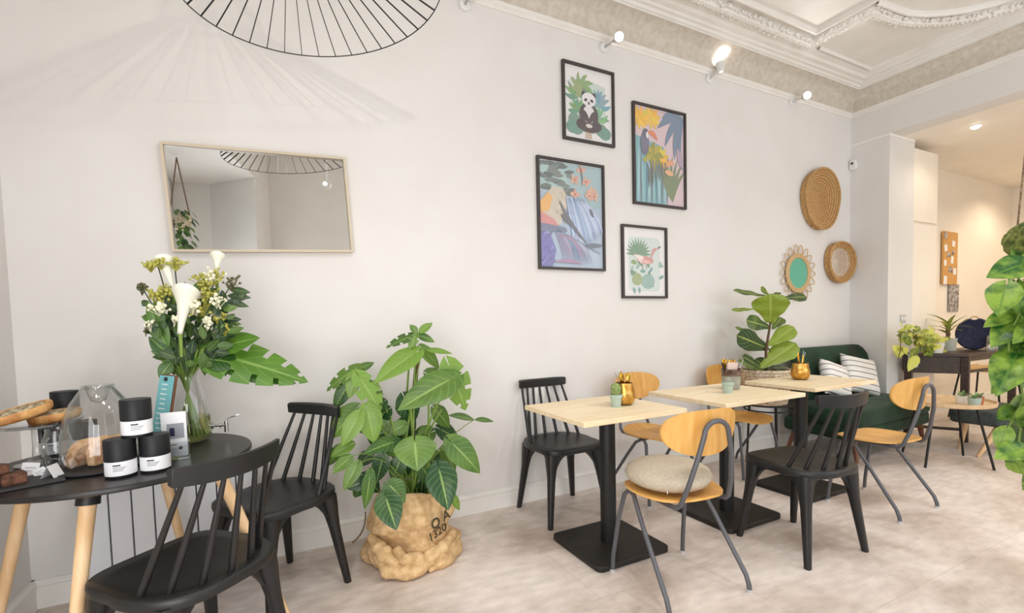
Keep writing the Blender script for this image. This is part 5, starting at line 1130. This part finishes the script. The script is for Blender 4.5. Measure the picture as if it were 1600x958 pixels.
# small glass jug beside the stand
jg = empty('glass_jug', (-.697, 2.185, TZ), 1.3, 'small clear glass jug between the cake stand and the dome', 'jug')
MB().lathe([(.001, .003), (.036, .003), (.042, .03), (.040, .09), (.030, .125), (.032, .135)], n=32, cap=False).build('jug_body', M['glass'], jg, angle=70)
MB().tube(bez((-.036, 0, .11), (-.085, 0, .09), (-.040, 0, .035), 8), .004, 8).build('handle', M['glass'], jg)

# brownies on slate with paper flags
sl = tag(MB().box((0, 0, .004), (.24, .15, .007)).build('slate_board', M['slate'], bevel=.002, loc=(-.745, 1.975, TZ)), 'rough slate serving board with brownies at the left table edge', 'board'); sl.rotation_euler = (0, 0, .35)
def brownie(x, y, z, rz, label, s=(.055, .05, .035)):
    m = MB(); m.box((0, 0, s[2]/2), s); o = m.build('brownie', M['brownie'], bevel=.005, seg=3, loc=(x, y, z)); o.rotation_euler = (0, 0, rz); tag(o, label, 'brownie', 'brownies on the slate board')
    d = o.modifiers.new('d', 'DISPLACE'); tx = bpy.data.textures.new('crumb', 'CLOUDS'); tx.noise_scale = .02; d.texture = tx; d.strength = .006; d.mid_level = .5
brownie(-.735, 1.965, TZ+.008, .5, 'chocolate brownie lying on the slate board nearest the flags'); brownie(-.790, 1.945, TZ+.008, .2, 'chocolate brownie at the front edge of the slate board')
brownie(-.775, 1.955, TZ+.043, .9, 'chocolate brownie stacked on the others on the slate board', (.055, .05, .030)); brownie(-.800, 2.00, TZ+.008, 1.2, 'chocolate brownie behind the stack on the slate board', (.05, .05, .05))
def card(loc, rot, w_, h_, label, name='price_card'):
    m = MB(); m.box((0, 0, h_/2), (w_, .0012, h_)); o = m.build(name, M['card_white'], smooth=False, loc=loc); o.rotation_euler = rot
    for i in range(2): MB().box((0, -.0009, h_*(.62-.24*i)), (w_*.6, .0004, .002)).build('printed_line', M['ink_light'], o, smooth=False)
    return tag(o, label, 'card', 'small white price cards')
card((-.735, 2.065, TZ+.004), (-.5, .25, .35), .042, .045, 'small white price card leaning behind the brownies'); card((-.690, 2.040, TZ+.004), (-.9, -.3, .6), .034, .036, 'small white price card tilted beside the brownies, nearer the dome')
m = MB()
w_, h_, dp = .042, .045, .022
m.add([(-w_/2, -dp, 0), (w_/2, -dp, 0), (w_/2, 0, h_), (-w_/2, 0, h_), (-w_/2, dp, 0), (w_/2, dp, 0)], [(0, 1, 2, 3), (3, 2, 5, 4)]); o = m.build('tent_card', M['card_white'], smooth=False, solid=.0008, loc=(-.655, 2.0, TZ+.001)); o.rotation_euler = (0, 0, 1.25); tag(o, 'small folded white tent card at the front of the dome tray', 'card')

# acrylic card holder and turquoise clipboard menu
ah = empty('card_holder', (-.335, 2.045, TZ), math.radians(4), 'clear acrylic stand with white cards in front of the flower vase', 'card holder')
m = MB(); m.box((0, .024, .003), (.085, .055, .004)); m.box((0, .0, .088), (.085, .003, .17), (.12, 0, 0)); m.box((0, -.008, .035), (.085, .003, .065), (.12, 0, 0)); m.box((-.041, -.003, .035), (.003, .012, .065), (.12, 0, 0)); m.box((.041, -.003, .035), (.003, .012, .065), (.12, 0, 0)); m.build('acrylic_stand', M['glass'], ah, smooth=False)
cdn = MB().box((0, -.0045, .095), (.074, .002, .165), (.12, 0, 0)).build('card', M['card_white'], ah, smooth=False)
MB().box((.004, -.0082, .108), (.05, .001, .055), (.12, 0, 0)).build('printed_picture', M['ink_light'], cdn, smooth=False)
MB().box((-.006, -.0088, .105), (.014, .001, .030), (.12, 0, .0)).build('printed_picture', M['navy'], cdn, smooth=False)
MB().tube([(.016, -.0085, .045), (.016, -.0095, .045)], .006, 12).build('printed_dot', M['ink'], cdn)
MB().box((-.012, -.0085, .058), (.034, .001, .003), (.12, 0, 0)).build('printed_line', M['ink'], cdn, smooth=False)
cbm = empty('clipboard_menu', (-.428, 2.235, TZ), 0, 'turquoise menu card clipped to a leaning wooden board beside the vase', 'menu'); cbm.rotation_euler = (-.16, .06, math.radians(-46))
MB().box((0, .008, .150), (.085, .010, .30)).build('wooden_board', M['walnut'], cbm, bevel=.002)
MB().box((0, .0, .150), (.078, .003, .292)).build('menu_card', M['turquoise_card'], cbm, smooth=False)
rnd = random.Random(4)
for i in range(11): MB().box((-.004, -.0019, .262-.019*i), (.05*rnd.uniform(.5, 1), .0006, .0045)).build('printed_line', M['ink_teal'], cbm, smooth=False)
MB().tube([(.0, -.0015, .283), (.0, -.006, .283)], .008, 14).build('clip', M['ink'], cbm)

# beverage dispenser used as a vase ----------------------------------
VX, VY = -.336, 2.375
va = empty('glass_dispenser', (VX, VY, TZ), 0, 'glass drinks dispenser with a metal tap, used as a flower vase', 'vase')
MB().lathe([(.001, .004), (.060, .003), (.074, .012), (.082, .035), (.084, .075), (.080, .125), (.072, .175), (.058, .225), (.046, .262), (.044, .278), (.048, .288)], n=64, cap=False).build('jar', M['glass'], va, angle=80)
MB().lathe([(.001, .006), (.058, .006), (.071, .014), (.0795, .036), (.0815, .075), (.0805, .105), (.001, .105)], n=48, cap=False).build('water', M['water'], va, angle=50)
tpz = .058; ang = -.12; dx, dy = math.cos(ang), math.sin(ang)
m = MB(); m.tube([(dx*.080, dy*.080, tpz), (dx*.135, dy*.135, tpz)], .0065, 12); m.tube([(dx*.083, dy*.083, tpz), (dx*.089, dy*.089, tpz)], .013, 16); m.tube([(dx*.135, dy*.135, tpz+.016), (dx*.135, dy*.135, tpz-.030)], .0085, 12); m.tube([(dx*.112, dy*.112, tpz+.0), (dx*.117, dy*.117, tpz)], .011, 14)
tap = m.build('tap', M['chrome'], va)
MB().tube([(dx*.135, dy*.135, tpz+.016), (dx*.140, dy*.140, tpz+.028), (dx*.185, dy*.185, tpz+.040)], .0032, 8).build('tap_lever', M['chrome'], tap)
bq = empty('flower_bouquet', (VX, VY, TZ+.03), 0, 'mixed bouquet of white callas, berries and dark leaves in the glass dispenser', 'flowers')
rnd = random.Random(8); m = MB(); neck = V((VX, VY, TZ+.27))
for i in range(30):
    a = rnd.uniform(0, 2*PI); r = rnd.uniform(.01, .060); b = V((VX+r*math.cos(a), VY+r*math.sin(a), TZ+.02)); nk = neck+V((-.35*r*math.cos(a), -.35*r*math.sin(a), 0)); m.tube([b, nk, nk+V((-.9*r*math.cos(a)*2, -.9*r*math.sin(a), .12))], .0044, 6)
adopt(m.build('stems', M['stem_green'], merge=False), bq)
lv = Leaves(); big = Leaves()
for i in range(165):   # small ovate leaves around the neck, denser and darker low down
    th_ = rnd.uniform(0, 2*PI); rr = math.sqrt(rnd.random()); cx_, cy_ = 302+64*rr*math.cos(th_), 512+58*rr*math.sin(th_)
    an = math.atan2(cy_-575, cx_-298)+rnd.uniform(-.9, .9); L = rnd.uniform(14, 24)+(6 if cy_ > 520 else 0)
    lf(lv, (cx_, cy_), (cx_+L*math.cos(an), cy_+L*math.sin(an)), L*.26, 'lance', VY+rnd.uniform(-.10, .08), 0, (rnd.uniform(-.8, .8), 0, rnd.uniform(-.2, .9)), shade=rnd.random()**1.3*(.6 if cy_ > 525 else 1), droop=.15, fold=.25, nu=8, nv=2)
for i in range(26):
    x = rnd.uniform(262, 352); lf(lv, (x, rnd.uniform(540, 565)), (x+rnd.uniform(-14, 16), rnd.uniform(570, 590)), 7, 'lance', VY+rnd.uniform(-.09, .05), 0, (rnd.uniform(-.4, .4), 0, .2), shade=rnd.random()*.6, nu=8, nv=2)
for b, tp in (((358, 452), (391, 456)), ((352, 470), (389, 478)), ((355, 462), (392, 464)), ((366, 480), (368, 456)), ((345, 500), (377, 498)), ((224, 455), (216, 443)), ((232, 470), (222, 478)), ((372, 470), (384, 457)), ((240, 520), (226, 512))): lf(lv, b, tp, 6, 'lance', VY, -.01, (0, 0, .3), shade=.2, nu=8, nv=2)
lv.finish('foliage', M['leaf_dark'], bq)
lf(big, (318, 548), (478, 588), 40, 'monstera', VY-.02, -.14, (-.05, 0, .75), shade=.65, droop=.10, fold=.05, nu=22, nv=6, cut=.55)
lf(big, (330, 560), (462, 594), 22, 'lance', VY-.03, -.10, (0, 0, .5), shade=.35, droop=.1); lf(big, (336, 545), (402, 524), 22, 'lance', VY-.02, -.08, (0, 0, .9), shade=.6, droop=.1); lf(big, (318, 560), (378, 566), 20, 'lance', VY-.05, -.04, (0, 0, .7), shade=.1)
lf(big, (262, 545), (227, 472), 13, 'lance', VY-.06, -.03, (-.3, 0, .1), shade=.6); lf(big, (270, 560), (233, 526), 12, 'lance', VY-.06, -.02, (-.2, 0, .4), shade=.2); lf(big, (268, 565), (248, 590), 10, 'lance', VY-.06, -.02, (0, 0, .2), shade=.3)
lf(big, (286, 500), (304, 444), 8, 'lance', VY-.02, 0, (0, 0, .2), shade=.7)
big.finish('broad_leaves', M['leaf_big'], bq)
def calla(b, mth, w_, lean, Y):
    B, T = P(b[0], b[1], Y), P(mth[0], mth[1], Y); d = (T-B); L = d.length; d.normalize(); s_ = d.cross(V((0, -1, 0))).normalized(); f_ = s_.cross(d); m = MB(); vs = []; n = 22
    for i in range(11):
        u = i/10; r = w_*(.22+.55*u**1.4+.55*max(0, u-.72)/.28*.5)
        for k in range(n+1):
            a = -PI*.92+1.84*PI*k/n; front = (1+math.cos(a))/2
            r2 = r*(1+.35*u*u*(1-front)); z = L*u*(1+.22*u*(front)*(1 if lean else 1)) - L*.10*u*(1-front)
            vs.append(B+d*z+s_*(r2*math.sin(a))+f_*(r2*math.cos(a)))
    m.add(vs, [(i*(n+1)+k, i*(n+1)+k+1, (i+1)*(n+1)+k+1, (i+1)*(n+1)+k) for i in range(10) for k in range(n)])
    o = m.build('calla_flower', M['calla'], angle=180, merge=False, solid=.001); adopt(o, bq); st_ = MB().tube([B+d*.05*L-V((0, 0, .10)), B+d*.06*L], [.005, .008], 8).build('calla_stem', M['stem_green'], merge=False); adopt(st_, bq)
    sp_ = MB().tube([B+d*.1*L, B+d*.75*L], [.004, .003], 8).build('spadix', M['calla_yellow'], merge=False); adopt(sp_, bq)
calla((281, 522), (290, 458), .040, 1, VY-.10); calla((270, 450), (256, 408), .030, 0, VY-.04); calla((338, 430), (340, 400), .024, 0, VY)
def cluster(name, mt_, x, y, rx, ry, n, r, Y=VY-.05):
    mb = MB()
    for _ in range(n):
        p = P(x+rnd.gauss(0, rx), y+rnd.gauss(0, ry), Y+rnd.uniform(-.04, .03)); mb.ball(p, r*rnd.uniform(.7, 1.2), 6, 4); mb.tube([p, P(x, y+14, Y)], .0011, 4)
    adopt(mb.build(name, M[mt_], merge=False), bq)
for a_ in ((236, 412, 7, 3, 34, .0060), (252, 408, 7, 3, 34, .0060), (275, 410, 8, 3, 34, .0060), (322, 436, 9, 5, 60, .0065), (336, 432, 7, 4, 34, .006), (258, 456, 9, 5, 60, .0065), (244, 462, 7, 5, 30, .006), (322, 456, 9, 6, 44, .0065), (296, 470, 6, 10, 26, .006), (344, 500, 6, 7, 40, .0065), (318, 480, 7, 6, 30, .006), (352, 512, 5, 4, 22, .006)): cluster('umbel_flower', 'umbel', *a_)
for a_ in ((301, 478, 6, 5, 26, .0085), (250, 480, 9, 4, 32, .0075), (330, 428, 7, 4, 18, .0065), (272, 497, 3, 3, 6, .008), (324, 503, 5, 5, 16, .0075), (340, 470, 7, 6, 20, .0065), (236, 505, 4, 5, 10, .006)): cluster('white_bud_spray', 'bud', *a_, VY-.08)
for a_ in ((363, 440, 7, 6, 24, .0055), (222, 448, 5, 3, 10, .005), (228, 512, 2, 5, 8, .005)): cluster('berry_spray', 'berry', *a_)
m = MB()
for x, y in ((245, 410), (272, 410), (327, 437), (258, 458), (363, 442), (222, 450), (372, 470), (346, 500), (340, 428), (268, 455), (228, 512), (350, 465)): m.tube(bez(neck, neck.lerp(P(x, y, VY), .5)+V((0, 0, .05)), P(x, y, VY), 6), .0026, 5)
adopt(m.build('twigs', M['stem_dark'], merge=False), bq)
